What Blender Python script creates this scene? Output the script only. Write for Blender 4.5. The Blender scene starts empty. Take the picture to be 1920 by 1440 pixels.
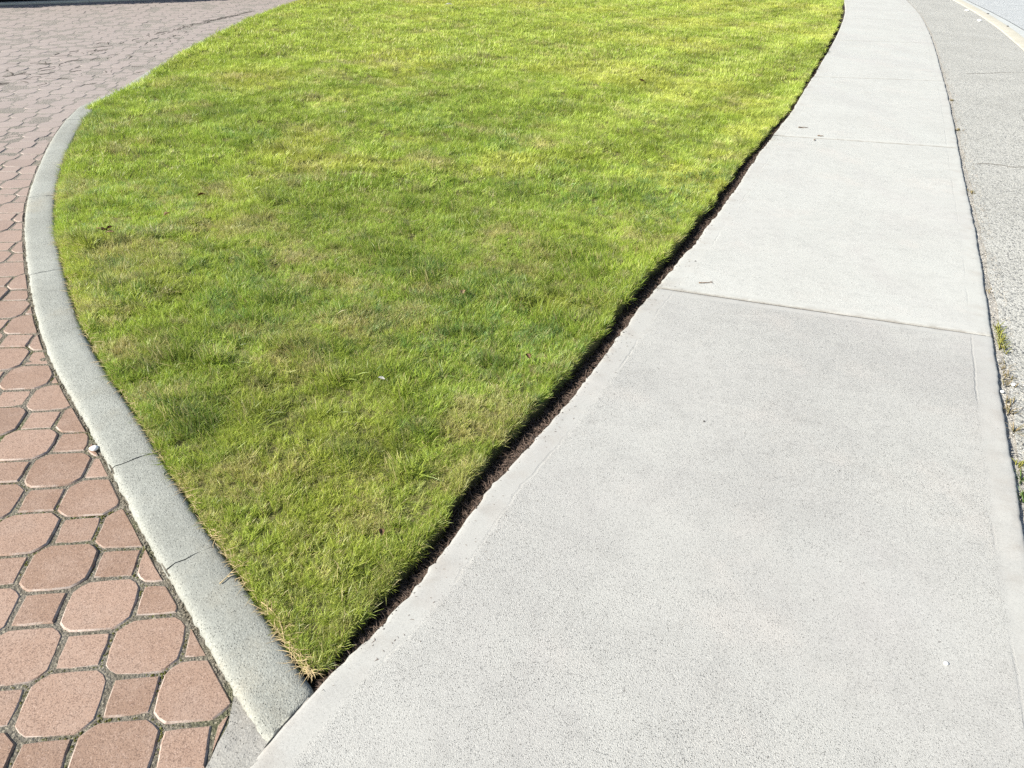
import bpy, bmesh, math, random
import numpy as np
from mathutils import Vector, Matrix

random.seed(7)
rng = np.random.default_rng(11)
D = bpy.data
C = bpy.context.scene.collection
scene = bpy.context.scene

# ------------------------------------------------------------------ camera
cam_data = D.cameras.new('camera')
cam = D.objects.new('camera', cam_data)
C.objects.link(cam)
CAM_H, PITCH, ROLL, FOCAL = 1.55, math.radians(31.822), math.radians(3.0), 1442.0
cam_data.sensor_width = 36.0
cam_data.lens = 36.0 * FOCAL / 1920.0
cam_data.clip_start, cam_data.clip_end = 0.05, 900.0
fw = Vector((0, math.cos(PITCH), -math.sin(PITCH)))
rt0, up0 = Vector((1, 0, 0)), Vector((0, math.sin(PITCH), math.cos(PITCH)))
rt = rt0 * math.cos(ROLL) + up0 * math.sin(ROLL)
up = up0 * math.cos(ROLL) - rt0 * math.sin(ROLL)
M = Matrix((rt, up, -fw)).transposed().to_4x4()
M.translation = (0, 0, CAM_H)
cam.matrix_world = M
scene.camera = cam

# ------------------------------------------------------------------ sky, sun, exposure
SUN_AZ = Vector((-0.90, -0.436, 0)).normalized()      # where the sun stands, seen from the scene
SUN_EL = math.radians(35.5)
world = D.worlds.new('World')
scene.world = world
world.use_nodes = True
wn = world.node_tree.nodes
wl = world.node_tree.links
bg = wn['Background']
sky = wn.new('ShaderNodeTexSky')
sky.sky_type = 'NISHITA'
sky.sun_disc = False
sky.sun_elevation = SUN_EL
sky.sun_rotation = math.atan2(SUN_AZ.x, SUN_AZ.y)
wl.new(sky.outputs['Color'], bg.inputs['Color'])
bg.inputs['Strength'].default_value = 0.085
sun_data = D.lights.new('sun', 'SUN')
sun_data.energy = 5.0
sun_data.angle = math.radians(0.55)
sun_data.color = (1.0, 0.965, 0.90)
sun = D.objects.new('sun', sun_data)
C.objects.link(sun)
sdir = Vector((SUN_AZ.x * math.cos(SUN_EL), SUN_AZ.y * math.cos(SUN_EL), math.sin(SUN_EL)))
sun.rotation_euler = (-sdir).to_track_quat('-Z', 'Y').to_euler()
sun.location = sdir * 30
vs = scene.view_settings
scene.display_settings.display_device = 'sRGB'
vs.view_transform = 'Standard'
vs.look = 'None'
vs.gamma = 1.0
vs.use_curve_mapping = False
vs.exposure = 1.0
scene.render.engine = 'CYCLES'
scene.cycles.max_bounces = 8
scene.cycles.diffuse_bounces = 5
scene.cycles.transmission_bounces = 5
scene.cycles.use_denoising = False

# ------------------------------------------------------------------ helpers
def link_mesh(name, verts, faces, mat, parent=None, smooth=False, kind=None):
    me = D.meshes.new(name)
    me.from_pydata([tuple(map(float, v)) for v in verts], [], faces)
    me.update()
    if mat:
        me.materials.append(mat)
    if smooth:
        me.shade_smooth()
    o = D.objects.new(name, me)
    C.objects.link(o)
    if parent:
        o.parent = parent
    if kind:
        o['kind'] = kind
    return o

def fast_mesh(name, V, F, mats, mat_idx=None, smooth=False):
    """V (n,3) float, F (m,k) int with constant k"""
    me = D.meshes.new(name)
    V = np.asarray(V, np.float32); F = np.asarray(F, np.int32)
    k = F.shape[1]
    me.vertices.add(len(V)); me.vertices.foreach_set('co', V.ravel())
    me.loops.add(F.size); me.loops.foreach_set('vertex_index', F.ravel())
    me.polygons.add(len(F))
    me.polygons.foreach_set('loop_start', np.arange(0, F.size, k, dtype=np.int32))
    me.polygons.foreach_set('loop_total', np.full(len(F), k, np.int32))
    for m in (mats if isinstance(mats, (list, tuple)) else [mats]):
        me.materials.append(m)
    if mat_idx is not None:
        me.polygons.foreach_set('material_index', np.asarray(mat_idx, np.int32))
    me.update(calc_edges=True)
    me.validate()
    if smooth:
        me.shade_smooth()
    return me

def tag(o, label=None, cat=None, group=None, kind=None):
    if label: o['label'] = label
    if cat: o['category'] = cat
    if group: o['group'] = group
    if kind: o['kind'] = kind
    return o

def empty(name, loc=(0, 0, 0), kind=None):
    o = D.objects.new(name, None)
    o.empty_display_size = 0.1
    o.location = loc
    C.objects.link(o)
    if kind: o['kind'] = kind
    return o

class Nz:
    """cheap smooth 2-D value noise for shapes and tints"""
    def __init__(self, seed, n=128):
        self.g = np.random.default_rng(seed).random((n, n)); self.n = n
    def __call__(self, x, y, s):
        x = np.asarray(x, float) * s + 37.3; y = np.asarray(y, float) * s + 61.7
        i, j = np.floor(x).astype(int), np.floor(y).astype(int)
        u, v = x - i, y - j
        u = u * u * (3 - 2 * u); v = v * v * (3 - 2 * v)
        g, n = self.g, self.n
        a = g[i % n, j % n]; b = g[(i + 1) % n, j % n]; c = g[i % n, (j + 1) % n]; d = g[(i + 1) % n, (j + 1) % n]
        return (a * (1 - u) + b * u) * (1 - v) + (c * (1 - u) + d * u) * v
N1, N2, N3, N4, N5 = (Nz(k) for k in (3, 5, 8, 13, 21))

# ------------------------------------------------------------------ node helpers
class NT:
    def __init__(self, name):
        self.m = D.materials.new(name)
        self.m.use_nodes = True
        self.t = self.m.node_tree
        self.n = self.t.nodes
        self.bsdf = self.n['Principled BSDF']
        self.out = self.n['Material Output']
        g = self.n.new('ShaderNodeNewGeometry')
        self.pos = g.outputs['Position']
    def l(self, a, b):
        self.t.links.new(a, b)
    def put(self, sock, v):
        if hasattr(v, 'is_output'):
            self.l(v, sock)
        elif isinstance(v, (tuple, list)) and len(v) == 3 and sock.type == 'RGBA':
            sock.default_value = (*v, 1)
        else:
            sock.default_value = v
    def noise(self, scale, detail=3, rough=.55, vec=None, dist=0., out='Fac'):
        t = self.n.new('ShaderNodeTexNoise')
        self.l(vec or self.pos, t.inputs['Vector'])
        t.inputs['Scale'].default_value = scale; t.inputs['Detail'].default_value = detail
        t.inputs['Roughness'].default_value = rough; t.inputs['Distortion'].default_value = dist
        return t.outputs[out]
    def voro(self, scale, out='Distance', feature='F1', vec=None, rand=1.):
        t = self.n.new('ShaderNodeTexVoronoi')
        t.feature = feature
        self.l(vec or self.pos, t.inputs['Vector'])
        t.inputs['Scale'].default_value = scale
        t.inputs['Randomness'].default_value = rand
        return t.outputs[out]
    def math(self, op, a, b=0., c=0., clamp=False):
        t = self.n.new('ShaderNodeMath'); t.operation = op; t.use_clamp = clamp
        for s, v in zip(t.inputs, (a, b, c)): self.put(s, v)
        return t.outputs[0]
    def ramp(self, v, lo, hi, a=0., b=1.):
        t = self.n.new('ShaderNodeMapRange'); t.clamp = True
        t.interpolation_type = 'SMOOTHSTEP'
        for s, x in zip(t.inputs, (v, lo, hi, a, b)): self.put(s, x)
        return t.outputs[0]
    def mix(self, f, a, b, mode='MIX'):
        t = self.n.new('ShaderNodeMix'); t.data_type = 'RGBA'; t.blend_type = mode
        self.put(t.inputs['Factor'], f); self.put(t.inputs['A'], a); self.put(t.inputs['B'], b)
        return t.outputs['Result']
    def scale_vec(self, sx, sy, sz, src=None):
        t = self.n.new('ShaderNodeVectorMath'); t.operation = 'MULTIPLY'
        self.l(src or self.pos, t.inputs[0]); t.inputs[1].default_value = (sx, sy, sz)
        return t.outputs[0]
    def sep(self, v):
        t = self.n.new('ShaderNodeSeparateXYZ'); self.l(v, t.inputs[0]); return t.outputs
    def attr(self, name, typ='GEOMETRY'):
        t = self.n.new('ShaderNodeAttribute'); t.attribute_name = name; t.attribute_type = typ
        return t.outputs
    def bump(self, h, strength=.5, dist=.002, normal=None):
        t = self.n.new('ShaderNodeBump')
        t.inputs['Strength'].default_value = strength; t.inputs['Distance'].default_value = dist
        self.l(h, t.inputs['Height'])
        if normal: self.l(normal, t.inputs['Normal'])
        return t.outputs[0]
    def done(self, color=None, rough=.8, normal=None, spec=.3):
        if color is not None: self.put(self.bsdf.inputs['Base Color'], color)
        self.put(self.bsdf.inputs['Roughness'], rough)
        self.bsdf.inputs['Specular IOR Level'].default_value = spec
        if normal: self.l(normal, self.bsdf.inputs['Normal'])
        return self.m

# ------------------------------------------------------------------ materials
def concrete(name, base, dark, speck=.55, fine=260., bstr=.5, banded=False, warm=(.46, .42, .37)):
    k = NT(name)
    blotch = k.noise(1.7, 5, .6)
    mid = k.noise(14., 4, .6)
    streak = k.noise(1.0, 4, .6, vec=k.scale_vec(2.5, 14., 1.))
    c = k.mix(k.ramp(blotch, .32, .68), base, dark)
    c = k.mix(k.math('MULTIPLY', k.ramp(k.noise(2.3, 4, .6), .52, .72), .35), c, warm)
    c = k.mix(k.math('MULTIPLY', k.ramp(mid, .45, .75), .22), c, tuple(x * .62 for x in dark))
    c = k.mix(k.math('MULTIPLY', k.ramp(streak, .5, .75), .14), c, tuple(min(1, x * 1.25) for x in base))
    grain = k.noise(fine, 2, .6)
    c = k.mix(k.ramp(k.noise(fine * .62, 2, .7), .36, .50, .34, 0.), c, tuple(x * .55 for x in dark))
    c = k.mix(k.ramp(k.noise(fine * .8, 2, .7), .52, .66, 0., .4), c, tuple(min(1, x * 1.35) for x in base))
    grit = k.voro(fine * .8, 'Color')
    cell = k.sep(grit)[0]
    pit = k.ramp(k.voro(fine * .8), .12, .34, 1., 0.)
    pit = k.math('MULTIPLY', pit, k.ramp(cell, .62, .80))
    area = k.ramp(k.noise(1.1, 3, .5), .3, .62, .45, 1.)
    smooth_band = 1.
    h = k.math('ADD', k.math('MULTIPLY', grain, .8), k.math('MULTIPLY', pit, -1.2))
    if banded:
        uv = k.n.new('ShaderNodeUVMap'); uv.uv_map = 'edge'
        e = k.sep(uv.outputs['UV'])
        wob = k.math('MULTIPLY', k.math('SUBTRACT', k.noise(.8, 1), .5), .008)
        d = k.math('ADD', e[0], wob)                                  # metres from the nearest long edge
        v = k.math('ADD', e[1], wob)                                  # metres from the nearest joint
        # troweled margin along edges and joints: smoother, with a tool line
        band = k.math('MAXIMUM', k.ramp(d, .07, .105, 1., 0.), k.ramp(v, .045, .075, 1., 0.))
        area = k.math('MULTIPLY', area, k.math('SUBTRACT', 1., k.math('MULTIPLY', band, .75)))
        line = k.ramp(k.math('ABSOLUTE', k.math('SUBTRACT', d, .09)), .0015, .006, 1., 0.)
        line = k.math('MULTIPLY', line, k.ramp(k.noise(1.6, 2), .42, .6))
        h = k.math('MULTIPLY', h, k.math('SUBTRACT', 1., k.math('MULTIPLY', band, .6)))
        h = k.math('ADD', h, k.math('MULTIPLY', line, -.9))
        c = k.mix(k.math('MULTIPLY', band, .30), c, tuple(x * .93 for x in base))
        c = k.mix(k.math('MULTIPLY', line, .06), c, tuple(x * .5 for x in dark))
        # faint foot dirt, worn paths and old wash marks
        worn = k.ramp(k.noise(1.1, 5, .65, vec=k.scale_vec(1., .45, 1.), dist=.6), .46, .70)
        c = k.mix(k.math('MULTIPLY', worn, .16), c, (.33, .285, .28))
        wash = k.ramp(k.noise(.8, 5, .6, vec=k.scale_vec(1.3, .6, 1.)), .52, .72)
        c = k.mix(k.math('MULTIPLY', wash, .22), c, (.42, .435, .40))
        spot = k.math('MULTIPLY', k.ramp(k.voro(2.6), .03, .055, 1., 0.), k.ramp(k.sep(k.voro(2.6, 'Color'))[0], .55, .6))
        c = k.mix(k.math('MULTIPLY', spot, .28), c, (.23, .22, .20))
        # grime that gathers along the lawn side and the joints
        grime = k.math('MULTIPLY', k.ramp(e[0], .0, .16, 1., 0.), k.ramp(k.noise(9., 5, .65), .45, .7))
        c = k.mix(k.math('MULTIPLY', grime, .30), c, (.25, .21, .17))
        grime2 = k.math('MULTIPLY', k.ramp(e[1], .0, .05, 1., 0.), k.ramp(k.noise(16., 5, .65), .42, .65))
        c = k.mix(k.math('MULTIPLY', grime2, .45), c, (.22, .20, .17))
        jl = k.math('MULTIPLY', k.ramp(e[1], .002, .014, 1., 0.), k.ramp(k.noise(7., 3), .3, .5, .15, .5))
        c = k.mix(jl, c, (.13, .115, .095))
    spk = k.math('MULTIPLY', k.math('MULTIPLY', pit, area), speck)
    c = k.mix(spk, c, tuple(x * .22 for x in dark))
    pale = k.math('MULTIPLY', k.ramp(cell, .0, .16, 1., 0.), k.math('MULTIPLY', area, .30))
    c = k.mix(pale, c, tuple(min(1, x * 1.45) for x in base))
    big = k.math('MULTIPLY', k.ramp(k.voro(26.), .05, .11, 1., 0.), k.ramp(k.sep(k.voro(26., 'Color'))[1], .80, .86))
    c = k.mix(k.math('MULTIPLY', big, .6), c, (.10, .09, .08))
    hh = k.math('MULTIPLY', h, area)
    n = k.bump(hh, bstr, .0022)
    n = k.bump(k.noise(7., 3), .12, .01, n)
    return k.done(c, .86, n, .25)

M_slab = concrete('sidewalk_concrete', (.425, .421, .380), (.395, .390, .352), banded=True, bstr=.8, speck=.42, fine=330.)
M_slab_near = concrete('near_sidewalk_concrete', (.384, .376, .340), (.352, .342, .312), banded=True, bstr=1.45, speck=.62, fine=380.)  # grazing brightening of far slabs put into colour: this one darker, also coarser
M_kerb = concrete('kerb_concrete', (.298, .303, .265), (.238, .240, .207), speck=.32, fine=260., bstr=1.3, warm=(.30, .25, .165))
M_mortar = concrete('mortar', (.285, .275, .245), (.205, .195, .172), speck=.5, fine=240., bstr=1.0, warm=(.25, .20, .14))
M_farkerb = concrete('painted_kerb_concrete', (.52, .48, .38), (.44, .41, .32), speck=.2, fine=120., bstr=.3)
M_gutter = concrete('gutter_concrete', (.44, .45, .42), (.40, .41, .385), speck=.2, fine=120., bstr=.3)

def brick_mat(name, stored, pale=0.):
    k = NT(name)
    if stored:
        r = k.attr('piece_tint')[2]
    else:
        oi = k.n.new('ShaderNodeObjectInfo'); r = oi.outputs['Random']
    y = k.sep(k.pos)[1]
    c = k.mix(k.ramp(r, 0., 1.), (.245, .160, .112), (.325, .222, .164))
    c = k.mix(k.math('MULTIPLY', k.ramp(k.noise(9., 5, .6), .42, .68), .45), c, (.335, .245, .19))
    c = k.mix(k.math('MULTIPLY', k.ramp(k.noise(55., 4, .65), .5, .72), .28), c, (.18, .105, .075))
    fine = k.voro(430., 'Color')
    f0 = k.sep(fine)
    c = k.mix(k.math('MULTIPLY', k.ramp(f0[0], .74, .82), .55), c, (.10, .062, .045))
    c = k.mix(k.math('MULTIPLY', k.ramp(f0[1], .90, .95), .25), c, (.58, .44, .36))
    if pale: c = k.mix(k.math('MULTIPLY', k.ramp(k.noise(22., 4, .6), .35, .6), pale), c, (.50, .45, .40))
    c = k.mix(k.math('MULTIPLY', k.ramp(k.noise(3.1, 5, .65), .48, .72), .30), c, (.19, .135, .105))
    # pale grey mixed in more strongly towards the far end
    far_grey = k.math('MULTIPLY', k.ramp(k.math('ADD', y, k.math('MULTIPLY', k.noise(.9, 3), 2.)), 2.6, 8.0), .85)
    c = k.mix(far_grey, c, (.300, .265, .240))
    h = k.math('ADD', k.noise(300., 2, .6), k.math('MULTIPLY', k.noise(70., 3), .6))
    n = k.bump(h, .55, .0016)
    return k.done(c, .82, n, .25)
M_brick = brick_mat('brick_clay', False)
M_brick_edge = brick_mat('brick_pale_edge', False, .45)  # same clay mixed paler, for the chamfer faces
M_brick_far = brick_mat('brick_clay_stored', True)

def soil_mat(name, a, b, c3, scale=60., mossy=0., far_greyed=False):
    k = NT(name)
    c = k.mix(k.ramp(k.noise(scale * .15, 4, .6), .35, .65), a, b)
    c = k.mix(k.math('MULTIPLY', k.ramp(k.noise(scale, 4, .7), .5, .68), .7), c, c3)
    if mossy:
        c = k.mix(k.math('MULTIPLY', k.ramp(k.noise(3.2, 4, .6), .50, .68), mossy), c, (.065, .085, .022))
    if far_greyed:  # joint colour goes paler grey towards the far end
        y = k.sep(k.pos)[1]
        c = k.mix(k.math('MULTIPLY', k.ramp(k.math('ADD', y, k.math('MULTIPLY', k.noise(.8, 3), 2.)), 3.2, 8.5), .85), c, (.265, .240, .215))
    g = k.sep(k.voro(scale * 3.2, 'Color'))[0]
    c = k.mix(k.math('MULTIPLY', k.ramp(g, .82, .9), .6), c, tuple(min(1, x * 2.6) for x in a))
    h = k.math('ADD', k.noise(scale * 1.6, 4, .7), k.math('MULTIPLY', k.voro(scale * 1.5), .6))
    return k.done(c, .95, k.bump(h, 1., .006), .1)
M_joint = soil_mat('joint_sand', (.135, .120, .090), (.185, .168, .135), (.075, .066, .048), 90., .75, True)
M_dirt = soil_mat('dirt', (.10, .088, .075), (.135, .12, .10), (.065, .058, .05), 90.)
M_soil = soil_mat('soil', (.030, .024, .021), (.056, .045, .037), (.015, .012, .011), 60.)
M_ground = soil_mat('earth', (.13, .10, .07), (.17, .13, .09), (.09, .07, .05), 6.)
M_thatch = soil_mat('thatch_soil', (.10, .105, .035), (.17, .15, .06), (.05, .05, .02), 45.)

def asphalt(name, a, b, light, scale=120., bright=.55):
    k = NT(name)
    cell = k.sep(k.voro(scale, 'Color'))
    c = k.mix(k.ramp(k.noise(1.3, 5, .6), .35, .65), a, b)
    c = k.mix(k.math('MULTIPLY', k.ramp(cell[0], .35, .75), bright), c, light)
    c = k.mix(k.math('MULTIPLY', k.ramp(cell[1], .78, .86), .75), c, (.07, .07, .07))
    c = k.mix(k.math('MULTIPLY', k.ramp(cell[2], .93, .97), .5), c, (.62, .60, .56))
    c = k.mix(k.math('MULTIPLY', k.ramp(k.noise(30., 4, .6), .5, .7), .25), c, tuple(x * .6 for x in a))
    h = k.math('ADD', k.math('MULTIPLY', k.voro(scale), -1.3), k.noise(scale * 1.3, 2))
    return k.done(c, .85, k.bump(h, .7, .004), .3)
M_asphalt = asphalt('worn_asphalt', (.312, .304, .264), (.366, .357, .312), (.47, .455, .405))
M_road = asphalt('road_asphalt', (.36, .372, .36), (.40, .41, .395), (.48, .485, .47), 90., .4)
M_sand = soil_mat('drifted_sand', (.30, .285, .25), (.36, .335, .29), (.16, .14, .11), 70.)

def plain(name, col, rough=.7, var=.25, scale=60., spec=.3, bump=.3):
    k = NT(name)
    c = k.mix(k.math('MULTIPLY', k.ramp(k.noise(scale, 4, .6), .35, .65), var), col, tuple(x * .4 for x in col))
    return k.done(c, rough, k.bump(k.noise(scale * 2, 3), bump, .002), spec)
M_white_stone = plain('white_stone', (.80, .79, .76), .6, .1)
M_dark_stone = plain('dark_stone', (.07, .065, .06), .7)
M_brown_leaf = plain('dry_leaf', (.22, .13, .065), .6, .4, 90.)
M_tan_leaf = plain('tan_leaf', (.42, .31, .17), .6, .4, 90.)
M_twig = plain('twig_bark', (.17, .11, .07), .8, .4, 120.)
M_straw = plain('straw', (.50, .38, .20), .6, .3, 80.)
M_petal = plain('white_petal', (.75, .73, .68), .6, .15)
M_needle = plain('dry_needles', (.15, .105, .078), .7, .6, 50.)
M_needle_dark = plain('dark_needles', (.10, .068, .048), .8, .6, 50.)
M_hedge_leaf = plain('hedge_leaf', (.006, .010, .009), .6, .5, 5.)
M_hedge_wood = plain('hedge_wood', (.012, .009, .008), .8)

def blade_mat():
    k = NT('grass_blade')
    tint = k.attr('tint', 'INSTANCER')[0]
    bl = k.attr('blade')           # per-blade colour shift baked in each tuft
    s = k.sep(bl[0])
    c = k.mix(k.ramp(s[0], .25, .95, 0., .5), tint, (.50, .55, .09))
    c = k.mix(k.math('MULTIPLY', k.ramp(s[0], .0, .25, 1., 0.), .30), c, (.09, .18, .035))
    c = k.mix(k.ramp(s[2], .5, .55, 0., .85), c, (.55, .46, .22))          # dead straw blades
    c = k.mix(k.ramp(s[1], .0, .30, .55, 0.), c, (.24, .26, .09))          # pale sheath at the foot of a blade
    k.put(k.bsdf.inputs['Base Color'], c)
    k.bsdf.inputs['Roughness'].default_value = .42
    k.bsdf.inputs['Specular IOR Level'].default_value = .35
    tr = k.n.new('ShaderNodeBsdfTranslucent'); k.put(tr.inputs['Color'], c)
    mx = k.n.new('ShaderNodeMixShader'); mx.inputs[0].default_value = .42
    k.l(k.bsdf.outputs[0], mx.inputs[1]); k.l(tr.outputs[0], mx.inputs[2])
    k.l(mx.outputs[0], k.out.inputs['Surface'])
    return k.m
M_blade = blade_mat()
def weed_mat(name, a, b):
    k = NT(name)
    c = k.mix(k.ramp(k.noise(70., 2), .4, .6), a, b)
    return k.done(c, .5, None, .3)
M_weed_yellow = weed_mat('weed_yellow', (.30, .27, .06), (.22, .25, .05))
M_weed_green = weed_mat('weed_green', (.09, .16, .035), (.16, .20, .05))
M_weed_dry = weed_mat('weed_dry', (.33, .25, .13), (.22, .19, .08))

# ------------------------------------------------------------------ outlines of the place, metres on the ground
KERB_OUT = [(-0.517,1.01),(-0.603,1.113),(-0.691,1.215),(-0.781,1.32),(-0.874,1.429),(-0.97,1.541),(-1.069,1.657),(-1.168,1.777),(-1.269,1.9),(-1.374,2.029),(-1.48,2.163),(-1.586,2.3),(-1.695,2.444),(-1.803,2.593),(-1.913,2.751),(-2.022,2.913),(-2.132,3.083),(-2.244,3.261),(-2.357,3.446),(-2.472,3.639),(-2.587,3.84),(-2.702,4.049),(-2.816,4.267),(-2.926,4.495),(-3.033,4.736),(-3.133,4.988),(-3.229,5.253),(-3.318,5.532),(-3.396,5.821),(-3.464,6.124),(-3.523,6.444),(-3.575,6.776),(-3.624,7.12),(-3.671,7.478),(-3.718,7.848),(-3.767,8.232),(-3.815,8.631),(-3.863,9.045),(-3.908,9.477),(-3.951,9.923),(-3.989,10.389),(-4.022,10.872),(-4.047,11.374),(-4.065,11.894),(-4.071,12.434),(-4.066,12.992),(-4.052,13.571),(-4.022,14.171),(-4.0,14.581)]
KERB_IN = [(-0.428,1.128),(-0.516,1.231),(-0.606,1.338),(-0.7,1.446),(-0.796,1.556),(-0.894,1.67),(-0.992,1.79),(-1.093,1.915),(-1.196,2.043),(-1.304,2.174),(-1.417,2.306),(-1.532,2.442),(-1.649,2.585),(-1.762,2.737),(-1.873,2.897),(-1.984,3.065),(-2.096,3.24),(-2.209,3.422),(-2.323,3.61),(-2.438,3.806),(-2.552,4.012),(-2.663,4.228),(-2.77,4.455),(-2.875,4.693),(-2.98,4.941),(-3.085,5.198),(-3.189,5.466),(-3.29,5.747),(-3.383,6.041),(-3.463,6.35),(-3.475,6.392)]
WALK_LEFT = [(-0.506,0.917),(-0.45,1.036),(-0.386,1.156),(-0.314,1.276),(-0.245,1.399),(-0.183,1.532),(-0.123,1.672),(-0.066,1.819),(0.001,1.966),(0.078,2.116),(0.155,2.271),(0.231,2.433),(0.308,2.6),(0.387,2.777),(0.463,2.962),(0.543,3.151),(0.63,3.343),(0.725,3.543),(0.824,3.747),(0.925,3.962),(1.026,4.182),(1.129,4.414),(1.232,4.651),(1.338,4.898),(1.445,5.156),(1.556,5.425),(1.669,5.697),(1.787,5.98),(1.911,6.271),(2.041,6.571),(2.18,6.884),(2.325,7.207),(2.47,7.54),(2.616,7.885),(2.765,8.246),(2.917,8.617),(3.074,9.003),(3.237,9.404),(3.406,9.82),(3.578,10.245),(3.757,10.685),(3.942,11.145),(4.133,11.62),(4.329,12.11),(4.532,12.619),(4.741,13.144),(4.955,13.689),(5.175,14.254),(5.399,14.841),(5.628,15.448),(5.864,16.075),(6.106,16.727),(6.351,17.404),(6.597,18.105),(6.847,18.837),(7.094,19.593),(7.348,20.377),(7.372,20.454)]
LAWN_EDGE = [(-0.408,1.156),(-0.34,1.279),(-0.284,1.413),(-0.227,1.55),(-0.173,1.695),(-0.12,1.845),(-0.058,1.997),(0.012,2.151),(0.083,2.309),(0.161,2.474),(0.24,2.644),(0.316,2.821),(0.395,3.008),(0.477,3.197),(0.567,3.394),(0.66,3.594),(0.754,3.804),(0.849,4.019),(0.949,4.242),(1.053,4.474),(1.159,4.715),(1.268,4.965),(1.381,5.224),(1.498,5.491),(1.621,5.765),(1.75,6.047),(1.886,6.337),(2.026,6.635),(2.171,6.946),(2.317,7.266),(2.467,7.601),(2.618,7.95),(2.769,8.31),(2.922,8.685),(3.078,9.073),(3.239,9.475),(3.405,9.889),(3.577,10.322),(3.755,10.767),(3.939,11.23),(4.128,11.707),(4.324,12.201),(4.525,12.713),(4.731,13.243),(4.944,13.791),(5.164,14.361),(5.388,14.95),(5.615,15.559),(5.847,16.193),(6.084,16.851),(6.328,17.533),(6.58,18.239),(6.691,18.548)]
WALK_RIGHT = [(1.578,1.806),(1.642,1.953),(1.707,2.107),(1.774,2.265),(1.846,2.432),(1.922,2.604),(2.001,2.782),(2.081,2.965),(2.162,3.154),(2.245,3.348),(2.332,3.551),(2.422,3.759),(2.516,3.976),(2.611,4.199),(2.71,4.432),(2.812,4.674),(2.916,4.922),(3.023,5.18),(3.134,5.447),(3.249,5.724),(3.369,6.011),(3.492,6.308),(3.62,6.614),(3.752,6.93),(3.889,7.255),(4.03,7.59),(4.176,7.94),(4.326,8.299),(4.481,8.674),(4.64,9.064),(4.802,9.464),(4.969,9.88),(5.142,10.309),(5.321,10.754),(5.507,11.213),(5.698,11.686),(5.898,12.179),(6.103,12.687),(6.313,13.216),(6.529,13.764),(6.749,14.334),(6.975,14.924),(7.207,15.535),(7.446,16.165),(7.691,16.821),(7.939,17.502),(8.187,18.21),(8.437,18.946),(8.69,19.708),(8.945,20.496),(9.211,21.317),(9.241,21.41)]
FK_LEFT = [(7.662,13.081),(7.869,13.626),(8.084,14.188),(8.308,14.769),(8.535,15.371),(8.766,15.997),(8.998,16.648),(9.233,17.324),(9.471,18.026),(9.713,18.753),(9.957,19.508),(10.204,20.293),(10.453,21.107),(10.702,21.953),(10.83,22.385)]
FK_RIGHT = [(8.416,14.48),(8.637,15.075),(8.863,15.691),(9.088,16.331),(9.316,16.995),(9.546,17.686),(9.78,18.402),(10.018,19.145),(10.259,19.915),(10.506,20.715),(10.754,21.546),(11.005,22.408),(11.029,22.487)]
GUTTER = [(10.162,17.646),(10.386,18.364),(10.612,19.109),(10.832,19.886),(11.056,20.691),(11.283,21.526),(11.515,22.392),(11.754,23.291),(11.954,24.047)]
FAR = [(-7.695,12.153),(-7.328,12.552),(-6.936,12.946),(-6.528,13.346),(-6.114,13.717)]
SEAM = [(-4.61,6.959),(-4.636,7.312),(-4.661,7.678),(-4.671,8.059),(-4.671,8.454),(-4.662,8.864),(-4.65,9.289),(-4.639,9.73),(-4.627,10.187),(-4.602,10.66),(-4.556,11.15),(-4.49,11.655),(-4.405,12.178),(-4.32,12.719),(-4.293,12.893)]

def arr(p): return np.array(p, float)
def extend(p, n, at_end=True):
    p = arr(p)
    if at_end:
        t = p[-1] - p[-4]; t /= np.linalg.norm(t)
        return np.vstack([p, p[-1] + t * n])
    t = p[0] - p[3]; t /= np.linalg.norm(t)
    return np.vstack([p[0] + t * n, p])
KERB_OUT, KERB_IN = arr(KERB_OUT), arr(KERB_IN)
WALK_LEFT = np.vstack([[(-1.35, -.55), (-.93, .15), (-.66, .62)], extend(WALK_LEFT, 11)])
WALK_RIGHT = np.vstack([[(.66, -1.0), (1.03, .25), (1.29, 1.08), (1.45, 1.50)], extend(WALK_RIGHT, 11)])
LAWN_EDGE = extend(LAWN_EDGE, 10)
FK_LEFT = np.vstack([[(3.55, -1.5), (4.05, 2.0), (4.78, 4.8), (5.65, 7.5), (6.60, 10.2), (7.18, 11.8)], extend(FK_LEFT, 10)])

def xat(p, y): return np.interp(y, p[:, 1], p[:, 0])
class Path:
    def __init__(self, p):
        self.p = arr(p); self.d = np.r_[0, np.cumsum(np.linalg.norm(np.diff(self.p, axis=0), axis=1))]
        self.L = self.d[-1]
    def at(self, s):
        s = np.asarray(s, float)
        return np.stack([np.interp(s, self.d, self.p[:, 0]), np.interp(s, self.d, self.p[:, 1])], -1)
    def tan(self, s, e=.05):
        t = self.at(np.clip(np.asarray(s) + e, 0, self.L)) - self.at(np.clip(np.asarray(s) - e, 0, self.L))
        return t / np.linalg.norm(t, axis=-1, keepdims=True)
    def nearest_s(self, q):
        s = np.linspace(0, self.L, 4000); P = self.at(s)
        return s[np.argmin(((P - np.array(q)) ** 2).sum(1))]

# ------------------------------------------------------------------ ground to the horizon
link_mesh('ground', [(-400, -300, -.16), (400, -300, -.16), (400, 600, -.16), (-400, 600, -.16)], [(0, 1, 2, 3)], M_ground, kind='structure')

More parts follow.
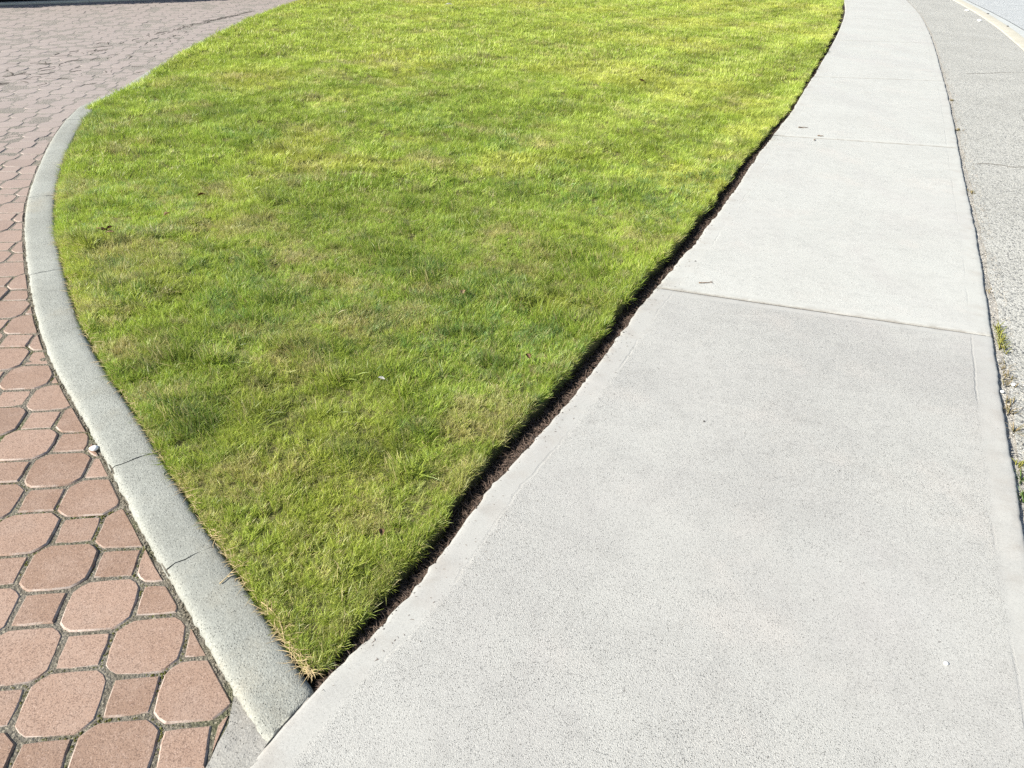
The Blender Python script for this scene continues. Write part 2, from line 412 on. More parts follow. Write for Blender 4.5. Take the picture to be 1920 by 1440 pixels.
def strip(name, A, B, zA, zB, n, m, mat, parent=None, rough_z=0., y0=None, step=None, kind=None):
    """sheet between two x(y) outlines, m columns"""
    ys = []
    y = y0[0]
    while y < y0[1]:
        ys.append(y); y += step * max(1., y / 2.5)
    ys.append(y0[1]); ys = np.array(ys)
    V = []; u = np.linspace(0, 1, m)
    for yy in ys:
        xa, xb = A(yy), B(yy)
        x = xa + (xb - xa) * u
        z = zA + (zB - zA) * u + (N1(x, np.full(m, yy), 23.) - .5) * rough_z + (N2(x, np.full(m, yy), 61.) - .5) * rough_z * .8
        V.append(np.stack([x, np.full(m, yy), z], -1))
    V = np.concatenate(V)
    r = np.arange(len(ys) - 1)[:, None] * m + np.arange(m - 1)[None]
    F = np.stack([r, r + 1, r + m + 1, r + m], -1).reshape(-1, 4)
    me = fast_mesh(name, V, F, mat, smooth=True)
    o = D.objects.new(name, me); C.objects.link(o)
    if parent: o.parent = parent
    if kind: o['kind'] = kind
    return o

# ------------------------------------------------------------------ sidewalk, slab by slab
sidewalk = empty('sidewalk', (1.2, 3.2, 0), 'structure')
PL, PR = Path(WALK_LEFT), Path(WALK_RIGHT)
JOINTS = [((-1.25, -.38), (.90, -.18)), ((.665, 3.439), (2.139, 3.094)), ((2.071, 6.655), (3.593, 6.55)), ((3.452, 9.619), (4.935, 9.796)), ((4.70, 13.05), (6.35, 13.30)),
          ((5.98, 16.38), (7.60, 16.6)), ((7.27, 20.1), (8.80, 20.1)), ((8.4, 23.6), (9.98, 23.7)), ((9.6, 27.2), (11.2, 27.3))]
SJ = [(PL.nearest_s(a), PR.nearest_s(b)) for a, b in JOINTS]
def make_slab(i):
    (l0, r0), (l1, r1) = SJ[i], SJ[i + 1]
    near = i <= 1
    gap = .0045
    nv = int(max(12, (l1 - l0) / (.02 if i == 0 else .03 if i == 1 else .08)))
    widths = np.array([0, .004, .012, .03, .06, .09, .13])
    V, UV = [], []
    lt = np.linspace(0, 1, nv)
    lt = np.r_[0, .0012, .004, lt[1:-1], .996, .9988, 1]
    cols = None
    for j, t in enumerate(lt):
        a = PL.at(l0 + gap + (l1 - l0 - 2 * gap) * t); b = PR.at(r0 + gap + (r1 - r0 - 2 * gap) * t)
        # a joint that wanders a little
        w = np.linalg.norm(b - a); d = (b - a) / w
        rag = ((N1(a[0], a[1], 4.) - .5) * .018 + (N2(a[0], a[1], 38.) - .5) * .010 + (N3(a[0], a[1], 130.) - .5) * .009) * (1 if a[1] < 12 else .5) * min(1., max(0.06, (a[1] - 1.10) * 8))
        ragr = (N4(b[0], b[1], 5.) - .5) * .010 + (N5(b[0], b[1], 40.) - .5) * .005
        us = np.r_[rag + widths, np.linspace(.2, .8, 13) * w, w + ragr - widths[::-1]]
        end = min(t, 1 - t) * (l1 - l0)
        dz_end = -.004 * max(0, 1 - end / .012) ** 2
        for q, u in enumerate(us):
            e = min(u - rag, w + ragr - u)
            z = .015 - (.006 * max(0, 1 - e / .009) ** 2) + dz_end
            z += (N2(a[0] + d[0] * u, a[1] + d[1] * u, 1.3) - .5) * .005
            if e < .05: z += (N5(a[0] + d[0] * u, a[1] + d[1] * u, 75.) - .5) * .004 * (1 - e / .05)
            p = a + d * u
            V.append((p[0], p[1], z)); UV.append((e if u < w / 2 else e, max(end, 0)))
        cols = len(us)
    # skirts
    V = np.array(V); n = len(lt)
    r = np.arange(n - 1)[:, None] * cols + np.arange(cols - 1)[None]
    F = [tuple(f) for f in np.stack([r, r + 1, r + cols + 1, r + cols], -1).reshape(-1, 4)]
    ring = [j * cols for j in range(n)][::-1] + list(range(1, cols)) + [j * cols + cols - 1 for j in range(1, n)] + [(n - 1) * cols + q for q in range(cols - 2, 0, -1)]
    base = len(V)
    low = V[ring].copy(); low[:, 2] = -.11
    V = np.vstack([V, low]); UV += [UV[q] for q in ring]
    m = len(ring)
    for q in range(m):
        q2 = (q + 1) % m
        F.append((ring[q], base + q, base + q2, ring[q2]))
    o = link_mesh('concrete_slab', V, F, M_slab_near if i == 0 else M_slab, sidewalk, smooth=True)
    uvl = o.data.uv_layers.new(name='edge')
    UV = np.array(UV)
    li = np.zeros(len(o.data.loops), np.int32); o.data.loops.foreach_get('vertex_index', li)
    uvl.data.foreach_set('uv', UV[li].astype(np.float32).ravel())
    return o
for i in range(len(SJ) - 1): make_slab(i)
strip('joint_filler', lambda y: xat(WALK_LEFT, y) + .03, lambda y: xat(WALK_RIGHT, y) - .03, .0085, .0085, 0, 9, M_dirt, sidewalk, 0, (-.3, 27), .12)

# ------------------------------------------------------------------ asphalt path, its kerb, gutter and the road
def off(p, d):
    P = Path(p); s = np.linspace(0, P.L, 400); q = P.at(s); t = P.tan(s)
    return q + np.stack([t[:, 1], -t[:, 0]], -1) * d
strip('asphalt_path', lambda y: xat(WALK_RIGHT, y) + .045 + (N3(0 * y, y, 7.) - .5) * .03, lambda y: xat(FK_LEFT, y) - .004, -.006, .0, 0, 12, M_asphalt, None, .004, (-.8, 30), .05, 'structure')
strip('sand_strip_ground', lambda y: xat(WALK_RIGHT, y) - .06, lambda y: xat(WALK_RIGHT, y) + .11 + (N1(0 * y, y, 4.) - .5) * .06, -.010, -.010, 0, 9, M_sand, None, .010, (-.8, 26), .02, 'structure')
KW = .25
FK_R = off(FK_LEFT, KW); GUT = off(FK_LEFT, KW + .42)
far_kerb = empty('kerb', (8, 14, 0), 'structure')
def kerb_run(path_in, width, s0, s1, ds, prof, mat, parent, name='kerb_section', wob=0., jag=None):
    """extrude a kerb profile [(across 0..1 or metres, z)] along a path; the path is the edge, across runs to its right"""
    s = np.linspace(s0, s1, max(2, int((s1 - s0) / ds)))
    P = path_in.at(s); T = path_in.tan(s, .08); R = np.stack([T[:, 1], -T[:, 0]], -1)
    V = []
    for k in range(len(s)):
        for (a, z) in prof:
            q = P[k] + R[k] * a
            if jag is not None:
                g0 = (N4(q[0], q[1], 30.) - .5) * jag + (N5(q[0], q[1], 90.) - .5) * jag * .6
                if k == 0 or k == len(s) - 1: q = q + T[k] * g0
            w = (N1(q[0], q[1], 34.) - .5) * wob * .8 + (N2(q[0], q[1], 170.) - .5) * wob * 1.2 - wob * 1.6 * max(0., N3(q[0], q[1], 55.) - .72)
            edge = 1. if a < .03 else .25
            q = q + R[k] * w * edge
            V.append((q[0], q[1], z + w * .35))
    m = len(prof)
    F = []
    for k in range(len(s) - 1):
        for j in range(m - 1):
            F.append((k * m + j, k * m + j + 1, (k + 1) * m + j + 1, (k + 1) * m + j))
    F.append(tuple(range(m))[::-1]); F.append(tuple((len(s) - 1) * m + j for j in range(m)))
    o = link_mesh(name, V, F, mat, parent, smooth=True)
    o.data.set_sharp_from_angle(angle=math.radians(38))
    return o
PF = Path(FK_LEFT)
s = 1.0
while s < PF.L - 3:
    kerb_run(PF, KW, s + .006, s + 2.994, .2, [(0, -.2), (0, .004), (.006, .012), (KW - .03, .012), (KW - .006, .004), (KW + .02, -.10), (KW + .02, -.2)], M_farkerb, far_kerb)
    s += 3.0
gut = strip('gutter_pavement', lambda y: xat(FK_R, y) + .0, lambda y: xat(GUT, y), -.095, -.105, 0, 4, M_gutter, None, 0, (-.8, 29), .1, 'structure')
strip('road', lambda y: xat(GUT, y) + .008, lambda y: xat(GUT, y) + 8., -.10, -.06, 0, 10, M_road, None, .004, (-.8, 29), .1, 'structure')
# cross crack sealed in the path
def seam_ribbon(name, pts, w, mat, z, parent, wob=.3):
    P = Path(pts); n = int(P.L / .03); s = np.linspace(0, P.L, n); q = P.at(s); t = P.tan(s)
    R = np.stack([t[:, 1], -t[:, 0]], -1)
    jig = (N2(q[:, 0], q[:, 1], 12.) - .5)[:, None] * .05
    ww = w * (.5 + N3(q[:, 0], q[:, 1], 20.))[:, None]
    A = q + R * (jig - ww * .5); B = q + R * (jig + ww * .5); Cc = q + R * jig
    V = np.stack([np.c_[A, np.full(n, z)], np.c_[Cc, np.full(n, z + .003)], np.c_[B, np.full(n, z)]], 1).reshape(-1, 3)
    r = np.arange(n - 1)[:, None] * 3 + np.arange(2)[None]
    F = np.stack([r, r + 1, r + 4, r + 3], -1).reshape(-1, 4)
    me = fast_mesh(name, V, F, mat, smooth=True); o = D.objects.new(name, me); C.objects.link(o)
    if parent: o.parent = parent
    return o
path_o = D.objects['asphalt_path']
seam_ribbon('crack', [(5.55, 10.55), (6.3, 10.85), (6.75, 11.0)], .005, M_dirt, -.0022, path_o)
seam_ribbon('crack', [(3.55, 6.15), (4.2, 6.05), (4.8, 5.95)], .004, M_dirt, -.0022, path_o)

# ------------------------------------------------------------------ kerb between bricks and lawn
KW2 = .145
inner = np.vstack([KERB_IN, KERB_OUT[KERB_OUT[:, 1] > 6.9] + np.array([.15, -.05])])
inner = extend(inner, 9)
PI_ = Path(inner)
s_all = np.linspace(0, PI_.L, 900)
oq = PI_.at(s_all); ot = PI_.tan(s_all, .15)
OUT = oq - np.stack([ot[:, 1], -ot[:, 0]], -1) * KW2
t0 = OUT[0] - OUT[6]; t0 /= np.linalg.norm(t0)
OUT = np.vstack([OUT[0] + t0 * .10, OUT])
PO = Path(OUT)
kerb = empty('kerb', (-.6, 1.2, 0), 'structure')
cuts = [(.0, 0)] + [(PO.nearest_s(q), g) for q, g in (((-.891, 1.454), .003), ((-1.227, 1.851), .005), ((-2.216, 3.208), .0035), ((-2.796, 4.207), .005), ((-3.42, 5.95), .005), ((-3.72, 8.0), .006), ((-4.0, 10.6), .006), ((-4.06, 13.3), .006))] + [(PO.L - 1, .005)]
prof = [(.0, -.08), (.0, .002), (.0015, .009), (.006, .0155), (.014, .019), (.03, .021), (.055, .0215), (.08, .022), (.105, .022), (.125, .0205), (.137, .017), (.1445, .008), (.1445, -.08)]
for i in range(len(cuts) - 1):
    a, ga = cuts[i]; b, gb = cuts[i + 1]
    near = i < 4
    o = kerb_run(PO, KW2, a + ga / 2, b - gb / 2, .012 if near else .05, prof, M_kerb, kerb, wob=.0055 if near else .004, jag=(.016 if i == 0 else .009) if i < 4 else None)
    if i == 0:      # the first piece dies into the sidewalk
        for v in o.data.vertices:
            lim = xat(WALK_LEFT, v.co.y) - .0025
            if v.co.z > 0: v.co.z -= .0085 * min(1., max(0., 1 - (lim - v.co.x) / .13))
            if v.co.x > lim: v.co.x = lim
for a, ga in cuts[1:-1]:
    P = PO.at(a); T = PO.tan(a); R = np.array([T[1], -T[0]])
    q = [P - T * .03, P - T * .03 + R * KW2, P + T * .03 + R * KW2, P + T * .03]
    link_mesh('joint_filler', [(*x, .0135) for x in q], [(0, 1, 2, 3)], M_joint, kerb)

# ------------------------------------------------------------------ brick driveway
pave = empty('brick_pavement', (-1.2, 1.6, 0), 'structure')
KO = OUT[OUT[:, 1] > 1.06]
PAVE_EDGE = np.vstack([[(-1.02, -.2), (-.76, .45), (-.60, .86), (-.578, 1.02)], KO[KO[:, 0] < -.585]])
PE = Path(PAVE_EDGE)
FARL = np.array([(-11.0, 8.57), (-7.695, 12.153), (-6.114, 13.717), (-2.6, 17.2)])
ANG, DP = math.radians(10.07), .14391
OO = np.array([-.6802, 1.1049])
ee = np.array([math.cos(ANG), math.sin(ANG)]) * DP; nn = np.array([-math.sin(ANG), math.cos(ANG)]) * DP
HO, CH, HS = .0845, .032, .0505
octp = [(-HO, -HO + CH), (-HO + CH, -HO), (HO - CH, -HO), (HO, -HO + CH), (HO, HO - CH), (HO - CH, HO), (-HO + CH, HO), (-HO, HO - CH)]
sqp = [(-HS, -HS), (HS, -HS), (HS, HS), (-HS, HS)]
def densify(poly, n):
    out = []
    for i, a in enumerate(poly):
        b = poly[(i + 1) % len(poly)]
        for k in range(n):
            f = k / n
            out.append((a[0] * (1 - f) + b[0] * f, a[1] * (1 - f) + b[1] * f))
    return out
def clip(poly, p, nrm):
    out = []
    for i, a in enumerate(poly):
        b = poly[(i + 1) % len(poly)]
        da, db = (a[0] - p[0]) * nrm[0] + (a[1] - p[1]) * nrm[1], (b[0] - p[0]) * nrm[0] + (b[1] - p[1]) * nrm[1]
        if da <= 0: out.append(a)
        if (da <= 0) != (db <= 0):
            f = da / (da - db)
            out.append((a[0] + (b[0] - a[0]) * f, a[1] + (b[1] - a[1]) * f))
    return out
def area(p):
    return abs(sum(p[i][0] * p[(i + 1) % len(p)][1] - p[(i + 1) % len(p)][0] * p[i][1] for i in range(len(p)))) / 2
def brick_geo(poly, wob, rnd, dens):
    """(verts, faces): softened top edge, rough outline"""
    cx = sum(p[0] for p in poly) / len(poly); cy = sum(p[1] for p in poly) / len(poly)
    # round the corners a little, then roughen
    pts = densify(poly, dens)
    n = len(pts)
    V = []
    cent = np.array([cx, cy])
    for ring, (inset, z) in enumerate(((.0, -.022), (.0, -.0042), (.0042, 0.))):
        for i, p in enumerate(pts):
            q = np.array(p); d = cent - q; L = np.linalg.norm(d) + 1e-9; d /= L
            is_corner = (i % dens) == 0
            ins = inset + (.0028 if is_corner else 0.) + (wob[i % len(wob)] if ring else wob[i % len(wob)] * .8)
            q = q + d * min(ins, L * .4)
            V.append((q[0], q[1], z + (rnd.uniform(-.0006, .0006) if ring == 2 else 0)))
    F = []
    for r in (0, 1):
        for i in range(n):
            j = (i + 1) % n
            F.append((r * n + i, r * n + j, (r + 1) * n + j, (r + 1) * n + i))
    F.append(tuple(range(2 * n, 3 * n)))
    return V, F
rnd = random.Random(5)
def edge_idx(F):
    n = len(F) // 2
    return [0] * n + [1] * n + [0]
def wobs(n): return [rnd.uniform(-.0016, .0018) for _ in range(n)]
cells = []
for i in range(-75, 40):
    for j in range(-12, 130):
        c = OO + ee * i + nn * j
        x, y = c
        if y < .15 or y > 16.5: continue
        if x < np.interp(y, [0, 2.5, 6, 12], [-2.6, -4.2, -7.2, -11.5]): continue
        fy = np.interp(x, FARL[:, 0], FARL[:, 1])
        if y > fy - .02: continue
        s = PE.nearest_s(c) if False else None
        k = int(np.argmin(((PE.p - c) ** 2).sum(1)))
        p = PE.p[k]; a, b = PE.p[max(0, k - 1)], PE.p[min(len(PE.p) - 1, k + 1)]
        t = (b - a) / np.linalg.norm(b - a); nr = np.array([t[1], -t[0]])
        dist = (c - p) @ nr                      # negative on the brick side
        if dist > .085: continue
        cells.append((i, j, c, p - nr * .012, nr, dist))
Mi = M.inverted()
def px_size(c):
    v = Mi @ Vector((c[0], c[1], 0))
    if v.z > -.1: return -1
    u, w = v.x / -v.z * FOCAL, v.y / -v.z * FOCAL
    if abs(u) > 1010 or abs(w) > 770: return -1
    return (CAM_H / (-v.z)) / (v.z * v.z) * FOCAL * FOCAL * 1e-3
pieces = []
for (i, j, c, p, nr, dist) in cells:
    poly = octp if (i + j) % 2 == 0 else sqp
    rot = ANG + rnd.gauss(0, .010)
    cr, sr = math.cos(rot), math.sin(rot)
    cc = c + np.array([rnd.gauss(0, .0012), rnd.gauss(0, .0012)])
    wp = [(cc[0] + cr * x - sr * y, cc[1] + sr * x + cr * y) for x, y in poly]
    cut = False
    if dist > -.13:
        q = clip(wp, p, nr)
        if len(q) < 3 or area(q) < .0007: continue
        cut = abs(area(q) - area(wp)) > 1e-5
        wp = q
    A_ = area(wp)
    pieces.append(dict(c=cc, rot=rot, kind=(i + j) % 2, cut=cut, poly=wp, z=rnd.gauss(0, .0012), tx=rnd.gauss(0, .006), ty=rnd.gauss(0, .006), px=px_size(cc) * A_))
order = sorted(range(len(pieces)), key=lambda k: -pieces[k]['px'])
single = set(k for k in order[:300] if pieces[k]['px'] > 0)
proto = {}
for kind, poly in ((0, octp), (1, sqp)):
    proto[kind] = []
    for v in range(7):
        dens = 2 if kind == 0 else 3
        V, F = brick_geo(poly, wobs(dens * len(poly)), rnd, dens)
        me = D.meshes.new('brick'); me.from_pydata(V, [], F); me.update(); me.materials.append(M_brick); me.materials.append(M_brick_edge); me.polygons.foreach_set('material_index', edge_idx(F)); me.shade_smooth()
        me.set_sharp_from_angle(angle=math.radians(35))
        proto[kind].append(me)
SV, SF, ST = [], [], []
def clean(poly):
    out = []
    for q in poly:
        if not out or math.dist(q, out[-1]) > .004: out.append(q)
    if len(out) > 2 and math.dist(out[0], out[-1]) < .004: out.pop()
    return out
for k, b in enumerate(pieces):
    poly = clean(b['poly'])
    if len(poly) < 3: continue
    if k in single:
        if not b['cut']:
            me = rnd.choice(proto[b['kind']])
            o = D.objects.new('brick', me); C.objects.link(o); o.parent = pave
            o.matrix_parent_inverse = Matrix.Translation(pave.location).inverted()
            turn = rnd.choice((0, 1, 2, 3)) * math.pi / 2
            o.location = (b['c'][0], b['c'][1], b['z']); o.rotation_euler = (b['tx'], b['ty'], b['rot'] + turn)
        else:
            cen = np.mean(poly, axis=0)
            V, F = brick_geo([(x - cen[0], y - cen[1]) for x, y in poly], wobs(30), rnd, 2)
            o = link_mesh('brick', V, F, M_brick, pave)
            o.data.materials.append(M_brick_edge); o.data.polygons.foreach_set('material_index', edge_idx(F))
            o.matrix_parent_inverse = Matrix.Translation(pave.location).inverted()
            o.location = (cen[0], cen[1], b['z'])
    else:
        V, F = brick_geo(poly, [0.], rnd, 1)
        o0 = len(SV); cen = b['c']
        flatter = 1 - .75 * min(1, max(0, (cen[1] - 3.4) / 3.2))
        SV += [(v[0], v[1], v[2] * flatter + b['z'] + (v[0] - cen[0]) * b['ty'] + (v[1] - cen[1]) * b['tx']) for v in V]
        SF += [tuple(o0 + q for q in f) for f in F]
        ST += [rnd.random()] * len(V)
o = link_mesh('brick_field', SV, SF, M_brick_far, pave, kind='stuff')
o.matrix_parent_inverse = Matrix.Translation(pave.location).inverted()
at = o.data.attributes.new('piece_tint', 'FLOAT', 'POINT'); at.data.foreach_set('value', np.array(ST, np.float32))
for nm in ('joint_filler',):
    pass
# children made so far in world coordinates keep their place
for root in (pave, kerb, sidewalk, far_kerb):
    for ch in root.children:
        ch.matrix_parent_inverse = Matrix.Translation(root.location).inverted()
# sand and moss in the joints
xs = lambda y: np.interp(y, [0, 2.5, 6, 12, 17], [-3.0, -4.8, -8., -12.5, -14])
def kerbx(y): return np.interp(y, PE.p[:, 1], PE.p[:, 0]) + .05
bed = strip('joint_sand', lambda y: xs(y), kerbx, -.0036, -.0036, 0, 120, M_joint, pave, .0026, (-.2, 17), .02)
co = np.zeros(len(bed.data.vertices) * 3, np.float32); bed.data.vertices.foreach_get('co', co); co = co.reshape(-1, 3)
co[:, 2] += .0028 * np.clip((co[:, 1] - 3.) / 3.5, 0, 1)
bed.data.vertices.foreach_set('co', co.ravel()); bed.data.update()
bed['kind'] = 'stuff'
bed.matrix_parent_inverse = Matrix.Translation(pave.location).inverted()
# mortar patch where bricks, kerb and sidewalk meet
mp = strip('mortar_patch', lambda y: np.interp(y, PAVE_EDGE[:5, 1], PAVE_EDGE[:5, 0]) - .004, lambda y: min(xat(WALK_LEFT, y) + .01, .5), -.001, .0125, 0, 9, M_mortar, pave, .006, (-.2, 1.09), .012)
mp.matrix_parent_inverse = Matrix.Translation(pave.location).inverted()

# ------------------------------------------------------------------ lawn bed, cut edge and the soil strip beside the sidewalk
YT0, YT1 = 1.16, 27.5
def xl(y): return np.interp(y, inner[:, 1], inner[:, 0]) + .004
def xr(y): return np.interp(y, LAWN_EDGE[:, 1], LAWN_EDGE[:, 0]) + (N3(0 * y + 3, y, 5.) - .5) * .028 * np.clip((y - 1.2) * 2, 0, 1) + (N4(0 * y + 9, y, 19.) - .5) * .026 - .026 * np.clip((2.5 - y) / 1.0, 0, 1) * np.clip((y - 1.15) / .15, .3, 1) - .035 * np.clip((y - 5) / 4, 0, 1)
def lawn_z(x, y):
    a = np.clip((y - 1.3) / 1.2, .25, 1)
    return .016 + a * ((N1(x, y, 1.1) - .5) * .030 + (N2(x, y, 3.1) - .5) * .034 + (N3(x, y, 7.5) - .5) * .020)
ys = [YT0]
while ys[-1] < YT1: ys.append(ys[-1] + .025 * max(1, ys[-1] / 2))
V = []; NC = 70
for y in ys:
    a, b = float(xl(y)), float(xr(y)) - .008
    if b < a + .004: b = a + .004
    x = np.r_[a, a + (b - a) * np.linspace(0.002, .997, NC - 3), b - .001, b + .004]
    z = lawn_z(x, np.full(NC, y)); z[0] = .004; z[-1] = -.075; z[-2] = z[-3] - .006
    z = np.minimum(z, .006 + (x - a) * .25)
    z[-1] = -.075
    V.append(np.stack([x, np.full(NC, y), z], -1))
V = np.concatenate(V)
r = np.arange(len(ys) - 1)[:, None] * NC + np.arange(NC - 1)[None]
F = np.stack([r, r + 1, r + NC + 1, r + NC], -1).reshape(-1, 4)
me = fast_mesh('lawn', V, F, M_thatch, smooth=True)
lawn = D.objects.new('lawn', me); C.objects.link(lawn); lawn['kind'] = 'structure'

soil = strip('soil_ground', lambda y: xr(np.array(y)) - .03 if y > 1.16 else xat(WALK_LEFT, y) - .05, lambda y: xat(WALK_LEFT, y) + .030, -.068, -.004, 0, 14, M_soil, None, .016, (1.085, 27), .012, 'structure')

# ------------------------------------------------------------------ grass tufts
def tuft_mesh(name, nb, rad, L, w, seed, straw=.05, flat=0., segs=3):
    g = np.random.default_rng(seed)
    V, F, col = [], [], []
    for b in range(nb):
        r = rad * math.sqrt(g.random()); th = g.random() * 2 * math.pi
        px, py = r * math.cos(th), r * math.sin(th)
        az = g.random() * 2 * math.pi * .75 + g.normal(0, .6)
        ln = L * g.uniform(.55, 1.15)
        lean = np.clip(abs(g.normal(.72, .38)), .08, 1.4) + flat
        curl = g.uniform(.1, 1.3)
        ww = w * g.uniform(.7, 1.25)
        d = np.array([math.cos(az), math.sin(az), 0.]); side = np.array([-math.sin(az), math.cos(az), 0.])
        tw = g.uniform(-.7, .7)
        sd = side * math.cos(tw) + np.array([0, 0, 1.]) * math.sin(tw)
        p = np.array([px, py, -.006]); o = len(V)
        shade = g.random(); dead = 1. if g.random() < straw else g.random() * .45
        for k in range(segs + 1):
            f = k / segs
            wk = ww * (.75 + .35 * math.sin(f * 2.2)) * (1 - f ** 2.2) + 1e-5
            if k == segs:
                V.append(p.copy()); col.append((shade, f, dead))
            else:
                V.append(p - sd * wk * .5); V.append(p + sd * wk * .5)
                col += [(shade, f, dead)] * 2
            ang = lean + curl * f * f
            step = d * math.sin(ang) + np.array([0, 0, 1.]) * math.cos(ang)
            p = p + step * ln / segs
        for k in range(segs - 1):
            F.append((o + 2 * k, o + 2 * k + 1, o + 2 * k + 3, o + 2 * k + 2))
        F.append((o + 2 * segs - 2, o + 2 * segs - 1, o + 2 * segs))
    me = D.meshes.new(name); me.from_pydata([tuple(v) for v in V], [], F); me.update()
    me.materials.append(M_blade)
    a = me.attributes.new('blade', 'FLOAT_COLOR', 'POINT')
    c = np.ones((len(V), 4), np.float32); c[:, :3] = np.array(col)
    a.data.foreach_set('color', c.ravel())
    me.shade_smooth()
    return me
TUFTS = D.collections.new('grass_tufts')
specs = ([(36, .020, .045, .0020, .09)] * 7 + [(26, .018, .044, .0022, .45)] * 3 +           # 0-6 green, 7-9 dry
         [(30, .036, .052, .0038, .05)] * 5 + [(30, .055, .056, .0062, .03)] * 5 + [(14, .016, .070, .0026, .03)] * 3)
for i, (nb, rad, L, w, st) in enumerate(specs):
    me = tuft_mesh('tuft', nb, rad, L, w, 100 + i, st, segs=3 if i < 10 or i >= 20 else 2)
    TUFTS.objects.link(D.objects.new('tuft_%02d' % i, me))
NEAR, DRY, MID, FARV, TALL = (0, 7), (7, 10), (10, 15), (15, 20), (20, 23)

def scatter(y0, y1, dens, xpad=0.):
    yy0, yy1 = y0, y1
    W = max(float(xr(np.array(y))) - float(xl(np.array(y))) for y in np.linspace(y0, y1, 40))
    xmin = min(float(xl(np.array(y))) for y in np.linspace(y0, y1, 40)); xmax = max(float(xr(np.array(y))) for y in np.linspace(y0, y1, 40))
    n = int((xmax - xmin) * (y1 - y0) * dens)
    x = rng.uniform(xmin, xmax, n); y = rng.uniform(y0, y1, n)
    k = (x > xl(y) + .012) & (x < xr(y) - .012)
    return x[k], y[k]
DARK = [(-2.32, 6.33), (-2.36, 6.14), (-1.16, 4.15), (-0.65, 4.4), (0.32, 4.21), (-0.45, 3.53), (-0.28, 3.73), (-1.33, 3.03), (-1.91, 3.36), (-0.63, 3.47), (-0.29, 3.21), (-0.62, 2.98), (-0.78, 2.61), (-0.65, 2.5), (-0.46, 2.46), (-1.36, 2.59), (-0.99, 2.08), (-0.89, 1.91), (-1.07, 2.1), (-0.5, 1.97), (0.06, 7.95), (-0.07, 4.84), (0.19, 3.0), (-0.34, 2.17), (-0.99, 2.81)]
STRAW = [(-1.54, 2.62), (-1.19, 2.26), (-0.42, 3.28), (-0.71, 2.89), (-0.46, 3.05), (-1.78, 3.82), (-0.93, 3.31), (-0.81, 2.48), (-0.8, 1.87), (-0.1, 2.16), (-1.46, 2.54), (-2.02, 8.84), (-1.6, 9.07), (-0.87, 9.47), (-0.45, 9.72), (-2.82, 7.93), (0.11, 5.91), (-0.67, 5.33), (-0.5, 6.37)]
PX, PY, PI, PS, PR_, PT, PB = [], [], [], [], [], [], []
def lerp(a, b, t): return a * (1 - t)[:, None] + b * t[:, None]
def speckle(a, b, t, x, y, k=.9):
    """tuft by tuft either the one colour or the other, in small clumps"""
    f = .55 * N4(x, y, 26.) + .45 * rng.random(len(x))
    return lerp(a, b, k * ss(t - f + .15, -.05, .25))
G_DEEP, G_MID, G_LIME, G_YEL, G_STRAW, G_BLUE = (np.array(c) for c in ((.13, .235, .040), (.300, .410, .062), (.410, .525, .080), (.53, .545, .105), (.55, .49, .22), (.13, .26, .08)))
def ss(v, a, b): t = np.clip((v - a) / (b - a), 0, 1); return t * t * (3 - 2 * t)
def tint(x, y):
    big = .5 * N1(x, y, .55) + .3 * N2(x, y, 1.3) + .2 * N3(x, y, 3.)
    med = .5 * N4(x, y, 2.2) + .5 * N5(x, y, 5.)
    fin = N2(x + 5, y, 13.)
    c = lerp(np.tile(G_MID, (len(x), 1)), G_LIME, ss(big + .10 * ss(y, 2.2, 6.) - .02, .38, .62))
    c = lerp(c, G_YEL, .75 * ss(.6 * N3(x, y, .8) + .4 * N5(x, y, 2.6), .50, .72) * (.55 + .45 * ss(y, 1.6, 4.)))
    c = speckle(c, G_DEEP, .42 * ss(med, .57, .75) * (1 - .7 * ss(y, 4., 8.)), x, y)
    c = speckle(c, G_BLUE, .38 * ss(.6 * N1(x + 9, y, 1.5) + .4 * N4(x, y, 6.), .60, .76) * (1 - .7 * ss(y, 5., 9.)), x, y)
    c = speckle(c, G_STRAW, .10 + .14 * ss(-y, -2.4, -1.5) + .5 * ss(.55 * N5(x, y + 4, 2.3) + .45 * N1(x, y, 8.), .60, .80), x, y, .75)
    for (dx, dy) in DARK:  # shade behind tufts put into the tint at these spots
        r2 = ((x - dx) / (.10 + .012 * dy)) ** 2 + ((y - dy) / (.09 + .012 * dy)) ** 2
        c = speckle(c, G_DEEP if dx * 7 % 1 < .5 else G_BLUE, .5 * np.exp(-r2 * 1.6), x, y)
    for (dx, dy) in STRAW:
        r2 = ((x - dx) / (.13 + .03 * dy)) ** 2 + ((y - dy) / (.07 + .02 * dy)) ** 2
        c = speckle(c, G_STRAW * np.array([1., .96, 1.35 if dy > 8 else 1.]), .62 * np.exp(-r2 * 1.6), x, y, .8)
    c = speckle(c, G_BLUE * 1.35, .34 * ss(.5 * N2(x, y, 1.1) + .5 * N4(x, y, 3.), .50, .66) * ss(y, 2., 3.) * (1 - ss(y, 6., 9.)), x, y, .7)
    # pale mowing lines that run along the walk
    u = (x * .86 - y * .5)
    st = ss(y, 4.5, 7.) * (.5 + .5 * ss(x - y * .28, -2.5, 0))
    c = c * (1 + .26 * np.sin(u * 6.5 + 2.2 * N2(x, y, .5)) * st)[:, None]
    c = lerp(c, np.array([.56, .60, .17]), .42 * st * ss(np.sin(u * 6.5 + 2.2 * N2(x, y, .5)), .2, .9))
    c = lerp(c, G_YEL, .12 * ss(y, 4., 10.))
    c = lerp(c, G_YEL * .85, .30 * ss(-y, -2.6, -1.5))
    c = c * (.82 + .36 * fin)[:, None]
    return c
